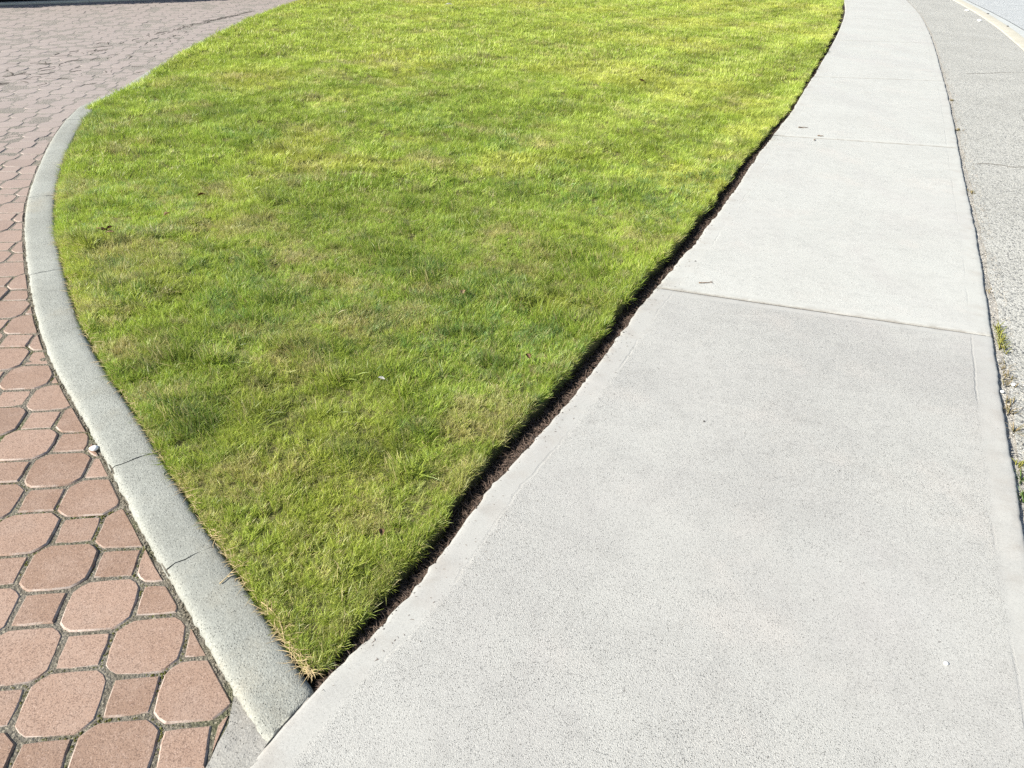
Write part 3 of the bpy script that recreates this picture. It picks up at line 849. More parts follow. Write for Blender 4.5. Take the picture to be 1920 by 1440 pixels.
def add(x, y, rng_idx, scale, lean=.18, dim=None, zoff=0., bright=1.):
    n = len(x)
    if n == 0: return
    PX.append(x); PY.append(y)
    PI.append(rng.integers(rng_idx[0], rng_idx[1], n))
    clump = .58 + .80 * (.45 * N4(x, y, 5.5) + .55 * N5(x, y, 11.))
    PS.append(scale * clump * rng.uniform(.82, 1.18, n))
    ang = (N1(x, y, 2.6) + N2(x, y, 6.)) * 2 * math.pi + rng.normal(0, .55, n)
    tl = lean * (.3 + 1.9 * N3(x, y, 6.)) + rng.normal(0, .12, n)
    PR_.append(np.stack([tl * np.cos(ang + 1), tl * np.sin(ang + 1), ang], -1))
    t = tint(x, y) * bright
    PT.append(t * rng.uniform(.82, 1.18, n)[:, None])
x, y = scatter(1.17, 2.6, 3700); add(x, y, NEAR, .80, .25)
x, y = scatter(2.6, 4.6, 2700); add(x, y, NEAR, .92, .25)
x, y = scatter(4.6, 9.0, 1000); add(x, y, MID, .95, .22)
x, y = scatter(9.0, 15.5, 420); add(x, y, FARV, .95, .2)
x, y = scatter(15.5, 27., 230); add(x, y, FARV, 1.15, .2)
# longer, darker bunches
x, y = scatter(1.3, 6.5, 1100)
k = (.5 * N4(x, y, 2.2) + .5 * N5(x, y, 5.)) > .57
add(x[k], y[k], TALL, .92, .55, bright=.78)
for (dx, dy) in DARK:                            # rank bunches that lean one way and shade their own far side
    m = int(70 * (1 + .12 * dy)); sx, sy = .055 + .010 * dy, .045 + .010 * dy
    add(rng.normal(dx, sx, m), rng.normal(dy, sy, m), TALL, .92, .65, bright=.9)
    b = rng.uniform(-.6, .6)
    kk = (PX[-1] > xl(PY[-1]) + .10) & (PX[-1] < xr(PY[-1]) - .03); m = int(kk.sum())
    for Q in (PX, PY, PI, PS, PT): Q[-1] = Q[-1][kk]
    PR_[-1] = np.stack([.1 + rng.normal(0, .2, m), rng.uniform(.25, .8, m), np.full(m, b) + rng.normal(0, .4, m)], -1)
for q in range(170):                             # scattered small rank bunches, tint dimmed to stand for tuft shadows
    by = 1.9 + rng.random() ** 1.2 * 6.
    bx = rng.uniform(float(xl(np.array(by))) + .12, max(float(xl(np.array(by))) + .13, float(xr(np.array(by))) - .06))
    m = int(rng.integers(8, 26)); sx = .016 + .006 * by * rng.random(); sy = .014 + .004 * by * rng.random()
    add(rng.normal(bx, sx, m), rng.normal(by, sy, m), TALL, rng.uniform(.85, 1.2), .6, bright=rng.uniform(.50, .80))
    kk = (PX[-1] > xl(PY[-1]) + .06) & (PX[-1] < xr(PY[-1]) - .02); m = int(kk.sum())
    for Q in (PX, PY, PI, PS, PT): Q[-1] = Q[-1][kk]
    az0 = rng.uniform(-1.2, 1.6)
    PR_[-1] = np.stack([-math.sin(az0) * rng.uniform(.2, .8, m), math.cos(az0) * rng.uniform(.2, .8, m), rng.normal(az0, .6, m)], -1)
# straw-coloured thin places
x, y = scatter(1.2, 6.0, 900)
k = (.55 * N5(x, y + 4, 2.3) + .45 * N1(x, y, 8.)) > .60
add(x[k], y[k], DRY, .85, .5)
# fringe that hangs over the kerb and over the cut edge
def fringe(path, y0, y1, per_m, inset, idx, scale, outward, lean, bright=1.):
    yy = np.array([], float)
    n = int((y1 - y0) * per_m); yy = rng.uniform(y0, y1, n)
    xx = path(yy) + outward * -inset * rng.uniform(.2, 1.4, n)
    add(xx, yy, idx, scale, .05, bright=bright)
    a = math.pi * (0 if outward > 0 else 1)
    dirx = np.full(n, outward * .85) ; diry = np.full(n, -.45 * outward)
    tl = lean * rng.uniform(.2, 1.3, n)
    PR_[-1] = np.stack([-diry * tl, dirx * tl, rng.uniform(0, 6.28, n)], -1)
fringe(lambda v: xr(v) - .008, 1.19, 3.2, 400, .014, NEAR, .85, 1, .35, .9)
fringe(lambda v: xr(v) - .008, 3.2, 6.5, 240, .018, NEAR, 1.1, 1, .5, .9)
fringe(lambda v: xr(v) - .01, 6.5, 19., 70, .02, MID, .85, 1, .3, .9)
fringe(lambda v: xl(v) + .008, 1.2, 4.5, 230, .02, NEAR, .85, -1, .55)
fringe(lambda v: xl(v) + .010, 1.3, 4.0, 110, .014, DRY, .5, -1, .5)
fringe(lambda v: xl(v) + .006, 3.2, 7.5, 170, .02, NEAR, .9, -1, .55)
fringe(lambda v: xl(v) - .055, 6.3, 9., 170, .05, MID, 1.0, -1, .6)
fringe(lambda v: xl(v) - .07, 8., 16., 130, .08, MID, 1.15, -1, .7)
GX, GY = np.concatenate(PX), np.concatenate(PY)
GI, GS, GR, GT = np.concatenate(PI), np.concatenate(PS), np.concatenate(PR_), np.concatenate(PT)
a_edge = np.minimum(GX - xl(GY), xr(GY) - GX)
GZ = np.minimum(lawn_z(GX, GY), .006 + np.clip(GX - xl(GY), 0, 9) * .25)
GZ = np.maximum(GZ, .0)
GZ = np.where(GX < xl(GY), .02, GZ)
me = D.meshes.new('grass'); n = len(GX)
me.vertices.add(n); me.vertices.foreach_set('co', np.stack([GX, GY, GZ], -1).astype(np.float32).ravel())
def pattr(nm, typ, key, val):
    a = me.attributes.new(nm, typ, 'POINT'); a.data.foreach_set(key, np.ascontiguousarray(val).ravel())
pattr('rot', 'FLOAT_VECTOR', 'vector', GR.astype(np.float32))
pattr('scl', 'FLOAT', 'value', GS.astype(np.float32))
pattr('idx', 'INT', 'value', GI.astype(np.int32))
pattr('tint', 'FLOAT_COLOR', 'color', np.c_[np.clip(GT, .004, .9), np.ones(n)].astype(np.float32))
me.materials.append(M_blade)
grass = D.objects.new('grass', me); C.objects.link(grass)
tag(grass, 'short green mown grass with yellow and straw patches covering the lawn', None, None, 'stuff')
ng = D.node_groups.new('grass_scatter', 'GeometryNodeTree')
ng.interface.new_socket('Geometry', in_out='INPUT', socket_type='NodeSocketGeometry')
ng.interface.new_socket('Geometry', in_out='OUTPUT', socket_type='NodeSocketGeometry')
gi = ng.nodes.new('NodeGroupInput'); go = ng.nodes.new('NodeGroupOutput')
ci = ng.nodes.new('GeometryNodeCollectionInfo'); ci.inputs['Collection'].default_value = TUFTS
ci.inputs['Separate Children'].default_value = True; ci.inputs['Reset Children'].default_value = True
iop = ng.nodes.new('GeometryNodeInstanceOnPoints'); iop.inputs['Pick Instance'].default_value = True
mp_ = ng.nodes.new('GeometryNodeMeshToPoints')
def named(nm, typ):
    q = ng.nodes.new('GeometryNodeInputNamedAttribute'); q.data_type = typ; q.inputs['Name'].default_value = nm
    return q.outputs['Attribute']
L = ng.links.new
L(gi.outputs[0], mp_.inputs['Mesh']); L(mp_.outputs[0], iop.inputs['Points'])
L(ci.outputs[0], iop.inputs['Instance']); L(named('idx', 'INT'), iop.inputs['Instance Index'])
L(named('rot', 'FLOAT_VECTOR'), iop.inputs['Rotation']); L(named('scl', 'FLOAT'), iop.inputs['Scale'])
L(iop.outputs[0], go.inputs[0])
md = grass.modifiers.new('scatter', 'NODES'); md.node_group = ng
print('grass tufts', n)

# ------------------------------------------------------------------ litter on the soil strip and in the thatch
def strands(name, X, Y, Z, length, width, mat, label, flat=.12):
    n = len(X)
    az = rng.uniform(0, 2 * math.pi, n); ln = length * rng.uniform(.4, 1.3, n); w = width * rng.uniform(.6, 1.4, n)
    el = rng.normal(0, flat, n); bend = rng.normal(0, .25, n)
    d = np.stack([np.cos(az) * np.cos(el), np.sin(az) * np.cos(el), np.abs(np.sin(el))], -1)
    s = np.stack([-np.sin(az), np.cos(az), np.zeros(n)], -1)
    P = np.stack([X, Y, Z], -1)
    mid = P + d * (ln * .5)[:, None] + s * (bend * ln * .3)[:, None] + np.array([0, 0, .0015])
    end = P + d * ln[:, None]
    V = np.stack([P - s * w[:, None] / 2, P + s * w[:, None] / 2, mid - s * w[:, None] / 2, mid + s * w[:, None] / 2, mid + np.array([0, 0, 1.]) * w[:, None] * .6, end], 1).reshape(-1, 3)
    o = np.arange(n)[:, None] * 6
    T = np.array([[0, 1, 4], [0, 4, 2], [1, 3, 4], [2, 4, 5], [4, 3, 5]])
    F = (o[:, :, None] + T[None]).reshape(-1, 3)
    me = fast_mesh(name, V, F, mat); ob = D.objects.new(name, me); C.objects.link(ob)
    return tag(ob, label, None, None, 'stuff')
for n, mt, wd, pw, lab in ((6500, M_needle, .0020, .55, 'reddish dry needles strewn along the sunny side of the soil strip'), (6000, M_needle_dark, .0024, 1.1, 'dark rotting clippings strewn along the soil strip')):
    y = 1.12 + (rng.random(n) ** 1.7) * 10.
    f = rng.random(n) ** pw
    patch = .4 + .9 * N5(0 * y, y, 3.)
    x = xr(y) - .02 + (xat(WALK_LEFT, y) + .012 - xr(y) + .02) * f
    strands('needle_litter', x, y, -.060 + .060 * f + rng.uniform(0, .008, n), .026, wd, mt, lab, .3)
n = 900
y = 1.15 + (rng.random(n) ** 1.5) * 4.
x = xl(y) + rng.uniform(-.006, .02, n)
strands('straw_litter', x, y, .020 + rng.uniform(-.006, .004, n), .04, .0014, M_straw, 'straw clippings caught between kerb and lawn', .1)
n = 260
y = 1.2 + (rng.random(n) ** 1.2) * 6.
x = xat(WALK_LEFT, y) + .01 + np.abs(rng.normal(0, .07, n))
strands('clipping_debris', x, y, .0155 + 0 * y, .011, .0012, M_needle, 'bits of dry clippings blown onto the sidewalk edge', .03)

# crumbs of moss and grit in the brick joints
def crumbs(name, X, Y, Z, R, mat, label, parent=None):
    ico = np.array([(0, 0, 1), (.9, 0, .3), (.28, .85, .3), (-.73, .53, .3), (-.73, -.53, .3), (.28, -.85, .3), (0, 0, -.4)])
    T = np.array([[0, 1, 2], [0, 2, 3], [0, 3, 4], [0, 4, 5], [0, 5, 1], [6, 2, 1], [6, 3, 2], [6, 4, 3], [6, 5, 4], [6, 1, 5]])
    n = len(X)
    jit = rng.uniform(.6, 1.4, (n, 7, 3))
    V = ico[None] * jit * R[:, None, None]; V[:, :, 2] *= .7
    V += np.stack([X, Y, Z], -1)[:, None]
    F = (np.arange(n)[:, None, None] * 7 + T[None]).reshape(-1, 3)
    me = fast_mesh(name, V.reshape(-1, 3), F, mat, smooth=True); ob = D.objects.new(name, me); C.objects.link(ob)
    tag(ob, label, None, None, 'stuff')
    if parent:
        ob.parent = parent; ob.matrix_parent_inverse = Matrix.Translation(parent.location).inverted()
    return ob
cx_, cy_ = [], []
for b in pieces:
    if b['px'] <= 0 or b['c'][1] > 3.8: continue
    poly = b['poly']
    per = [math.dist(poly[q], poly[(q + 1) % len(poly)]) for q in range(len(poly))]
    for q in range(int(sum(per) / .0075)):
        e = rnd.choices(range(len(poly)), per)[0]; t = rnd.random()
        a, c2 = poly[e], poly[(e + 1) % len(poly)]
        px_, py_ = a[0] + (c2[0] - a[0]) * t, a[1] + (c2[1] - a[1]) * t
        ox, oy = px_ - b['c'][0], py_ - b['c'][1]; Ld = math.hypot(ox, oy) + 1e-6
        g = rnd.uniform(.001, .007)
        cx_.append(px_ + ox / Ld * g); cy_.append(py_ + oy / Ld * g)
cx_, cy_ = np.array(cx_), np.array(cy_)
kk = cx_ < np.interp(cy_, PE.p[:, 1], PE.p[:, 0]) + .004
cx_, cy_ = cx_[kk], cy_[kk]
mossy = N3(cx_, cy_, 4.) > .42
zc = np.full(len(cx_), -.006)
M_moss = soil_mat('moss', (.075, .085, .022), (.115, .105, .035), (.04, .042, .014), 120.)
crumbs('joint_grit', cx_[~mossy], cy_[~mossy], zc[~mossy], rng.uniform(.0016, .0042, (~mossy).sum()), M_joint, 'grey grit lying in the joints between the bricks', pave)
crumbs('joint_moss', cx_[mossy], cy_[mossy], zc[mossy] + .0005, rng.uniform(.002, .0048, mossy.sum()), M_moss, 'olive moss growing in the joints between the bricks', pave)
yk = 1.03 + rng.random(1300) ** 1.4 * 3.4
xk = np.interp(yk, PE.p[:, 1], PE.p[:, 0]) + rng.uniform(-.014, .004, 1300)
crumbs('edge_grit', xk, yk, np.full(1300, -.004), rng.uniform(.0016, .005, 1300), M_joint, 'dark grit packed along the foot of the kerb', pave)

# dark dirt packed in the wandering joints of the far bricks
Ps = Path(SEAM)
V, F = [], []
def stroke(P0, dirv, ln, w, z=.0025):
    n = 7; o = len(V); side = np.array([-dirv[1], dirv[0]])
    b1, b2 = rnd.gauss(0, .16), rnd.gauss(0, .06)
    for k in range(n):
        f = k / (n - 1); q = P0 + dirv * ln * (f - .5) + side * ln * (b1 * f * (1 - f) * 2 + b2 * math.sin(f * 7))
        ww = w * (.35 + math.sin(f * math.pi)) * rnd.uniform(.6, 1.2) * .5
        V.append((*(q - side * ww), z - .002)); V.append((*q, z + .0015)); V.append((*(q + side * ww), z - .002))
    for k in range(n - 1):
        for c in (0, 1): F.append((o + 3 * k + c, o + 3 * k + c + 1, o + 3 * k + c + 4, o + 3 * k + c + 3))
for sv in np.arange(0, Ps.L, .034):
    spread = float(np.interp(sv, [0, 2.5, 4.2, Ps.L], [.42, .26, .05, .012]))
    q = Ps.at(sv); t = Ps.tan(sv, .3)
    q = q + np.array([abs(rnd.gauss(0, spread)) * rnd.choice((-.45, 1)), rnd.gauss(0, .03)])
    a = rnd.gauss(0, float(np.interp(sv, [0, 3, 5, Ps.L], [.75, .6, .2, .05])))
    d = np.array([t[0] * math.cos(a) - t[1] * math.sin(a), t[0] * math.sin(a) + t[1] * math.cos(a)])
    if rnd.random() < float(np.interp(sv, [0, 4, 5], [.62, .55, 1.])):
        stroke(q, d, rnd.uniform(.08, .26), rnd.uniform(.008, .020))
me = fast_mesh('joint_dirt', np.array(V), np.array(F), M_dirt, smooth=True); o = D.objects.new('joint_dirt', me); C.objects.link(o)
o.parent = pave; o.matrix_parent_inverse = Matrix.Translation(pave.location).inverted(); tag(o, 'dark dirt packed in a curved line of joints on the far driveway', None, None, 'stuff')

n = 700
y = 1.2 + rng.random(n) ** 1.2 * 9
x = xat(WALK_LEFT, y) + np.abs(rng.normal(0, .016, n)) - .018
crumbs('soil_debris', x, y, np.where(x > xat(WALK_LEFT, y), .0155, .002), rng.uniform(.0012, .0034, n), M_soil, 'crumbs of dark soil spilled along the lawn side of the sidewalk')
# aggregate chips loose beside the sidewalk
ng_ = 1500
yg = 1.9 + rng.random(ng_) ** 1.3 * 9
xg = xat(WALK_RIGHT, yg) + rng.uniform(.006, .11, ng_)
crumbs('loose_gravel', xg, yg, np.full(ng_, -.006), rng.uniform(.002, .0065, ng_), M_sand, 'loose grey gravel in the gap beside the sidewalk')

# ------------------------------------------------------------------ small things
def stone(name, loc, r, mat, label, cat, seed, squash=.6, group=None):
    g = random.Random(seed)
    bm = bmesh.new(); bmesh.ops.create_icosphere(bm, subdivisions=2, radius=1.)
    ax = Vector((g.uniform(.7, 1.2), g.uniform(.6, 1.), squash))
    for v in bm.verts:
        k = 1 + g.uniform(-.14, .14)
        v.co = Vector((v.co.x * ax.x, v.co.y * ax.y, v.co.z * ax.z)) * (r * k)
    me = D.meshes.new(name); bm.to_mesh(me); bm.free(); me.materials.append(mat); me.shade_smooth()
    o = D.objects.new(name, me); C.objects.link(o)
    o.location = (loc[0], loc[1], loc[2] + r * squash * .8); o.rotation_euler = (0, 0, g.uniform(0, 6))
    return tag(o, label, cat, group)
def twig(name, a, b, z, w, mat, label, cat, seed, forks=0):
    g = random.Random(seed); n = 9
    a, b = Vector((*a, z)), Vector((*b, z))
    d = b - a; side = Vector((-d.y, d.x, 0)).normalized()
    bm = bmesh.new()
    def tube(pts, r0):
        prev = None
        for k, p in enumerate(pts):
            t = (pts[min(k + 1, len(pts) - 1)] - pts[max(k - 1, 0)]).normalized()
            s1 = t.cross(Vector((0, 0, 1))).normalized(); s2 = s1.cross(t)
            r = r0 * (1 - .6 * k / (len(pts) - 1))
            ring = [bm.verts.new(p + (s1 * math.cos(q * math.pi / 2.5) + s2 * math.sin(q * math.pi / 2.5)) * r) for q in range(5)]
            if prev:
                for q in range(5): bm.faces.new((prev[q], prev[(q + 1) % 5], ring[(q + 1) % 5], ring[q]))
            else: bm.faces.new(ring[::-1])
            prev = ring
        bm.faces.new(prev)
    pts = [a + d * (k / (n - 1)) + side * (math.sin(k * .55 + seed) * .07 * d.length + g.uniform(-.01, .01) * d.length) + Vector((0, 0, w + abs(math.sin(k * .8 + seed)) * w * .8)) for k in range(n)]
    tube(pts, w)
    for f in range(forks):
        i = g.randrange(2, n - 2); e = pts[i] + d * g.uniform(.12, .25) + side * d.length * g.choice((-1, 1)) * g.uniform(.1, .2)
        tube([pts[i], (pts[i] + e) / 2 + Vector((0, 0, w)), e], w * .6)
    me = D.meshes.new(name); bm.to_mesh(me); bm.free(); me.materials.append(mat); me.shade_smooth()
    o = D.objects.new(name, me); C.objects.link(o)
    return tag(o, label, cat)
def leaf(name, loc, L, w, mat, label, cat, seed, curl=.4, lift=0., group=None):
    """a curled dry leaf, with thickness and a stalk"""
    g = random.Random(seed); nx, ny = 7, 5
    bm = bmesh.new(); grid = []
    for i in range(nx):
        f = i / (nx - 1); hw = w * math.sin(math.pi * min(.97, max(.04, f)) ** .8) * .5 + .0003
        row = []
        for j in range(ny):
            v = (j / (ny - 1) - .5) * 2
            z = curl * (v * v) * hw + math.sin(f * 3 + seed) * L * .10 * curl + g.uniform(-.0006, .0006)
            row.append(bm.verts.new(((f - .5) * L, v * hw, z)))
        grid.append(row)
    for i in range(nx - 1):
        for j in range(ny - 1): bm.faces.new((grid[i][j], grid[i + 1][j], grid[i + 1][j + 1], grid[i][j + 1]))
    ext = bmesh.ops.solidify(bm, geom=bm.faces[:], thickness=.0006)
    s0 = [bm.verts.new((-L * .5 - dx, dy, dz + grid[0][2].co.z)) for dx, dy, dz in ((0, -.0007, 0), (0, .0007, 0), (0, 0, .001), (L * .28, .001, .002))]
    for q in ((0, 1, 3), (1, 2, 3), (2, 0, 3)): bm.faces.new([s0[k] for k in q])
    bmesh.ops.recalc_face_normals(bm, faces=bm.faces[:])
    me = D.meshes.new(name); bm.to_mesh(me); bm.free(); me.materials.append(mat); me.shade_smooth()
    o = D.objects.new(name, me); C.objects.link(o)
    o.location = (loc[0], loc[1], loc[2] + lift); o.rotation_euler = (g.uniform(-.35, .35), g.uniform(-.3, .3), g.uniform(0, 6.28))
    return tag(o, label, cat, group)
def weed(loc, h, nb, spread, mat, label, seed, along=None, w=.004, flat=.7):
    """rosette or clump of narrow blades, joined at the root"""
    g = random.Random(seed); V, F = [], []
    for b in range(nb):
        az = g.uniform(0, 6.283); lean = g.uniform(.25, 1.1) * flat + .15; ln = h * g.uniform(.6, 1.2)
        bx = by = 0
        if along:
            t = g.uniform(-.5, .5); bx, by = along[0] * t, along[1] * t
            bx += g.gauss(0, spread * .3); by += g.gauss(0, spread * .3)
        d = np.array([math.cos(az), math.sin(az), 0]); s = np.array([-math.sin(az), math.cos(az), 0])
        p = np.array([bx, by, -.004]); o = len(V); n = 4
        for k in range(n + 1):
            f = k / n; wk = w * g.uniform(.85, 1.1) * (.6 + .8 * math.sin(f * 2.4)) * (1 - f ** 3) * .5 + 2e-4
            V += [p - s * wk, p + s * wk, p + np.array([0, 0, -.0006])]
            a = lean + f * .7
            p = p + (d * math.sin(a) + np.array([0, 0, 1.]) * math.cos(a)) * ln / n
        for k in range(n):
            q = o + 3 * k
            F += [(q, q + 1, q + 4, q + 3), (q + 1, q + 2, q + 5, q + 4), (q + 2, q, q + 3, q + 5)]
    ob = link_mesh('weed', V, F, mat, smooth=True); ob.location = loc
    return tag(ob, label, 'weed', 'weeds in the crack beside the sidewalk')

stone('pebble', (1.102, 1.275, .014), .0065, M_white_stone, 'small white pebble lying alone on the pale near slab', 'pebble', 3)
stone('pebble', (2.021, 2.691, -.004), .011, M_white_stone, 'larger white pebble on the asphalt beside the weedy crack', 'pebble', 4)
stone('pebble', (1.945, 2.633, -.004), .009, M_white_stone, 'small white pebble in the crack right against the sidewalk edge', 'pebble', 5)
stone('stone', (.694, 2.289, .013), .004, M_dark_stone, 'tiny dark stone on the speckled near slab below the slab joint', 'stone', 6)
stone('stone', (1.095, 2.037, .013), .004, M_dark_stone, 'tiny dark stone near the middle of the large near slab', 'stone', 7)
stone('stone', (.925, 3.785, .013), .0055, M_dark_stone, 'dark crumb just beyond the first slab joint near the soil', 'stone', 8)
stone('stone', (-1.333, 1.957, .004), .016, M_white_stone, 'white chip of mortar wedged between cut brick and kerb', 'stone', 9, .45)
stone('stone', (9.95, 18.80, .012), .028, M_dark_stone, 'dark lump lying on the far part of the cream road kerb', 'stone', 10, .4)
stone('stone', (9.13, 16.40, .012), .026, M_dark_stone, 'dark lump at the joint of the cream road kerb', 'stone', 11, .4)
stone('stone', (9.75, 19.35, .0), .045, M_white_stone, 'white chip on asphalt at the far foot of the cream kerb', 'stone', 12, .5)
stone('stone', (8.98, 17.2, .0), .05, M_white_stone, 'white chip on asphalt by the nearer half of the cream kerb', 'stone', 13, .5)
twig('twig', (2.385, 6.955), (2.47, 6.985), .014, .005, M_twig, 'short dark twig lying flat across the distant slab', 'twig', 1)
twig('twig', (.895, 3.50), (.965, 3.53), .014, .0028, M_twig, 'little forked brown twig above the first slab joint', 'twig', 2, 1)
twig('twig', (2.47, 6.70), (2.515, 6.685), .014, .005, M_twig, 'stubby dark twig bit, nearer of two beside the second joint', 'twig', 3)
twig('twig', (2.385, 6.53), (2.41, 6.56), .014, .005, M_twig, 'dark twig bit just on the near side of the second joint', 'twig', 4)
twig('twig', (-.735, 1.405), (-.672, 1.492), .023, .0017, M_straw, 'forked brown stalk lying across the kerb edge by the grass', 'twig', 5, 2)
twig('straw', (-.605, 1.352), (-.500, 1.222), .020, .0016, M_straw, 'long dry straw lying along the kerb at the lawn corner', 'straw', 6)
twig('straw', (-1.452, 2.312), (-1.40, 2.395), .024, .0015, M_straw, 'pale straw poking from the grass over the kerb', 'straw', 7)
twig('straw', (.66, 3.06), (.71, 3.00), .004, .0016, M_straw, 'pale straw lying in the shaded soil strip', 'straw', 9)
GH = lambda x, y: float(lawn_z(np.array(x), np.array(y)))
leaf('dry_leaf', (-.343, 1.598, GH(-.343, 1.598)), .022, .016, M_brown_leaf, 'orange brown curled leaf in the grass near the lawn tip', 'leaf', 2, .8, .036)
for k, (dx, dy, L_, m_) in enumerate(((0, 0, .042, M_brown_leaf), (.04, -.02, .036, M_tan_leaf), (-.04, .02, .034, M_tan_leaf), (.01, .04, .036, M_brown_leaf))):
    leaf('dry_leaf', (-2.10 + dx, 3.66 + dy, GH(-2.1, 3.66)), L_, L_ * .6, m_, ('dark brown curled leaf in the clump by the kerb', 'tan leaf at the near edge of the leaf clump by the kerb', 'tan leaf on the kerb side of the leaf clump', 'brown leaf at the back of the leaf clump by the kerb')[k], 'leaf', 20 + k, .9, .030, 'dry leaves in the grass by the kerb')
leaf('dry_leaf', (-1.88, 3.90, GH(-1.88, 3.9)), .04, .026, M_tan_leaf, 'single tan leaf in the grass beyond the brown leaf clump', 'leaf', 31, .8, .04)
leaf('dry_leaf', (-1.85, 4.29, GH(-1.85, 4.29)), .05, .03, M_brown_leaf, 'small brown leaf farther up the lawn than the leaf clump', 'leaf', 32, .8, .04)
leaf('dry_leaf', (-.246, 3.202, GH(-.246, 3.2)), .04, .026, M_tan_leaf, 'pale tan leaf resting in the middle of the lawn', 'leaf', 33, .8, .042)
leaf('dry_leaf', (.059, 2.628, GH(.059, 2.63)), .03, .02, M_brown_leaf, 'small brown leaf in the grass close to the cut soil edge', 'leaf', 34, .8, .04)
leaf('dry_leaf', (1.178, 8.454, GH(1.178, 8.45)), .07, .045, M_brown_leaf, 'dark leaf far out on the bright lawn towards the sidewalk', 'leaf', 35, .8, .045)
leaf('petal', (-.479, 2.389, GH(-.479, 2.39)), .026, .016, M_petal, 'white scrap in the grass near the dark tufts', 'petal', 36, .5, .042)
leaf('petal', (-1.389, 14.302, GH(-1.389, 14.3)), .12, .06, M_petal, 'white scrap on the grass at the far end of the lawn', 'petal', 37, .5, .06)
leaf('petal', (4.255, 9.6, GH(3.2, 9.5)), .07, .04, M_petal, 'white scrap on the slab beside the far lawn edge', 'petal', 38, .4, .0) if False else None

def wx(y, d=.03): return float(xat(WALK_RIGHT, y)) + d
weed((wx(3.12, .035), 3.10, -.006), .045, 90, .03, M_weed_yellow, 'dense yellow green strip of weed at the end of the slab joint', 1, (-.10, -.25))
weed((wx(2.78, .035), 2.78, -.006), .035, 34, .03, M_weed_dry, 'thin straw coloured weed just below the yellow green strip', 2, (-.08, -.18))
weed((wx(2.52, .035), 2.52, -.006), .035, 24, .03, M_weed_dry, 'dry brownish weed beside the little white pebble', 3, (-.05, -.10))
weed((wx(2.36, .035), 2.36, -.006), .05, 13, .02, M_weed_dry, 'spiky dry weed with long flat stalks over the asphalt', 4, None, .003, 1.1)
weed((wx(2.15, .03), 2.15, -.006), .035, 18, .02, M_weed_yellow, 'small reddish yellow weed tuft above the green star weed', 5, (-.02, -.04))
weed((wx(2.07, .03), 2.07, -.006), .045, 12, .01, M_weed_green, 'green star shaped weed in the crack', 6, None, .004, 1.1)
weed((wx(1.965, .025), 1.965, -.006), .04, 16, .02, M_weed_green, 'leafy green weed nearest the viewer in the crack', 7, (-.02, -.04))
weed((wx(3.64, .03), 3.64, -.006), .025, 12, .02, M_weed_dry, 'tiny dry weed above the slab joint beside a gravel patch', 8, (-.02, -.05))
for k, (y, lab) in enumerate(((5.35, 'sparse dry weed in the crack beside the middle of the second slab'), (7.3, 'grey dry weed in the crack beyond the second slab joint'), (8.7, 'grey dry weed farther along the crack before the third joint'))):
    weed((wx(y, .04), y, -.006), .035, 18, .04, M_weed_dry, lab, 12 + k, (-.01, -.03), .006)

# ------------------------------------------------------------------ kerb and hedge beyond the driveway
fk2 = empty('kerb', (-7, 12.8, 0), 'structure')
fd = (FARL[2] - FARL[1]) / np.linalg.norm(FARL[2] - FARL[1])
farP = Path(np.array([FARL[1] - fd * 5.5, FARL[1], FARL[2], FARL[2] + fd * 5.0]))
fr = np.array([fd[1], -fd[0]])
Pk = Path(farP.p[::-1])                         # runs back so that its right side faces away
s = .0
while s + 1.5 <= farP.L:
    kerb_run(Pk, .15, s + .004, s + 1.496, .3, [(0, -.05), (0, .018), (.012, .028), (.138, .028), (.15, .02), (.15, -.05)], M_farkerb, fk2)
    s += 1.5
for ch in fk2.children: ch.matrix_parent_inverse = Matrix.Translation(fk2.location).inverted()
hedge = empty('hedge', (-7.6, 13.4, 0))
tag(hedge, 'dark clipped hedge behind the kerb at the far side of the driveway', 'hedge')
nl = 26000
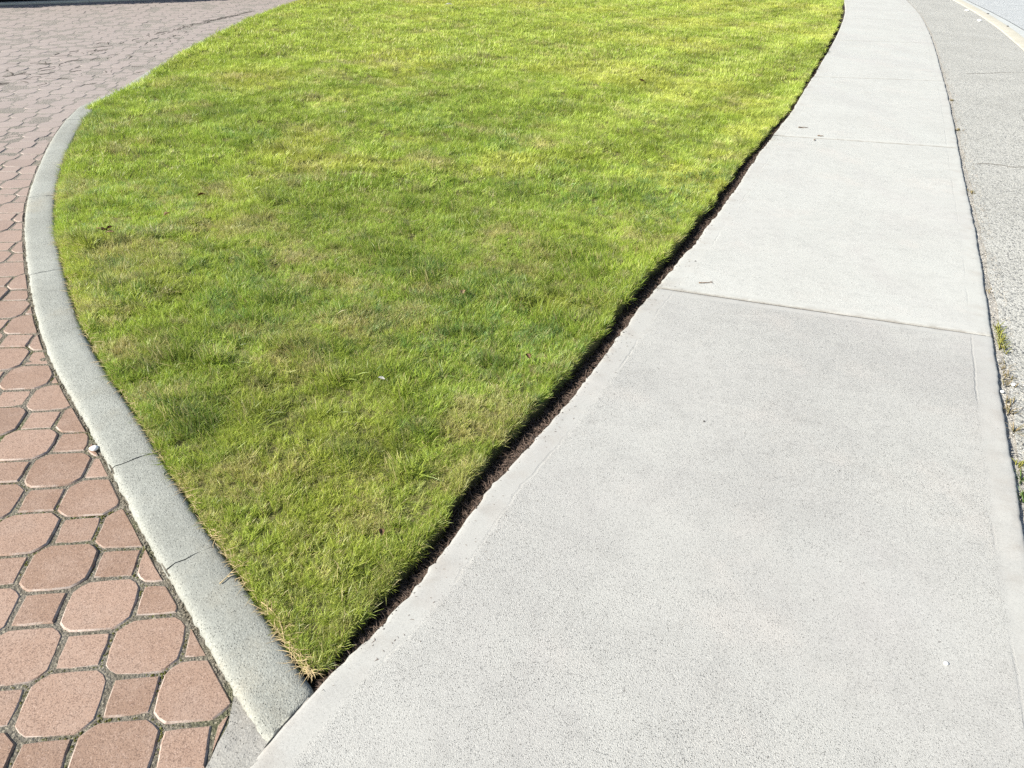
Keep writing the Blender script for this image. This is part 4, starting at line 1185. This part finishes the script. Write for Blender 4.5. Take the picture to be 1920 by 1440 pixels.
hs = rng.uniform(0, farP.L, nl); base = farP.at(hs)
side = rng.uniform(0, 1, nl); face = rng.random(nl)
depth = np.where(face < .55, .28 + .10 * rng.random(nl), .28 + .75 * side)
zz = np.where(face < .55, rng.uniform(.02, 1.5, nl), np.where(face < .85, 1.45 + .1 * rng.random(nl), rng.uniform(.02, 1.5, nl)))
depth = depth + (N1(hs, zz, 3.) - .5) * .14
Pn = np.stack([base[:, 0] - fr[0] * depth, base[:, 1] - fr[1] * depth, zz], -1)
u = rng.normal(0, 1, (nl, 3)); u /= np.linalg.norm(u, axis=1)[:, None]
v = np.cross(u, rng.normal(0, 1, (nl, 3))); v /= np.linalg.norm(v, axis=1)[:, None]
sz = rng.uniform(.025, .05, nl)[:, None]
V = np.stack([Pn - u * sz, Pn + v * sz * .55, Pn + u * sz, Pn - v * sz * .55], 1).reshape(-1, 3)
F = np.arange(nl * 4).reshape(-1, 4)
me = fast_mesh('foliage', V, F, M_hedge_leaf); o = D.objects.new('foliage', me); C.objects.link(o); o.parent = hedge; o['kind'] = 'stuff'
o.matrix_parent_inverse = Matrix.Translation(hedge.location).inverted()
# the dense twiggy core inside
c0 = farP.at(np.linspace(0, farP.L, 30)); A = c0 - fr * .42; B = c0 - fr * .90
V = []; 
for k in range(30):
    wv = .04 * math.sin(k * 2.1)
    V += [(*(A[k] + fr * wv), -.12), (*(A[k] + fr * wv), 1.36 + wv), (*B[k], 1.36 + wv), (*B[k], -.12)]
F = [(4 * k + j, 4 * k + j + 1, 4 * k + 5 + j, 4 * k + 4 + j) for k in range(29) for j in range(3)] + [(0, 1, 2, 3)[::-1], tuple(116 + j for j in range(4))]
o = link_mesh('branches', V, F, M_hedge_wood, hedge); o.matrix_parent_inverse = Matrix.Translation(hedge.location).inverted()
# a driven yard surface under everything on the far left
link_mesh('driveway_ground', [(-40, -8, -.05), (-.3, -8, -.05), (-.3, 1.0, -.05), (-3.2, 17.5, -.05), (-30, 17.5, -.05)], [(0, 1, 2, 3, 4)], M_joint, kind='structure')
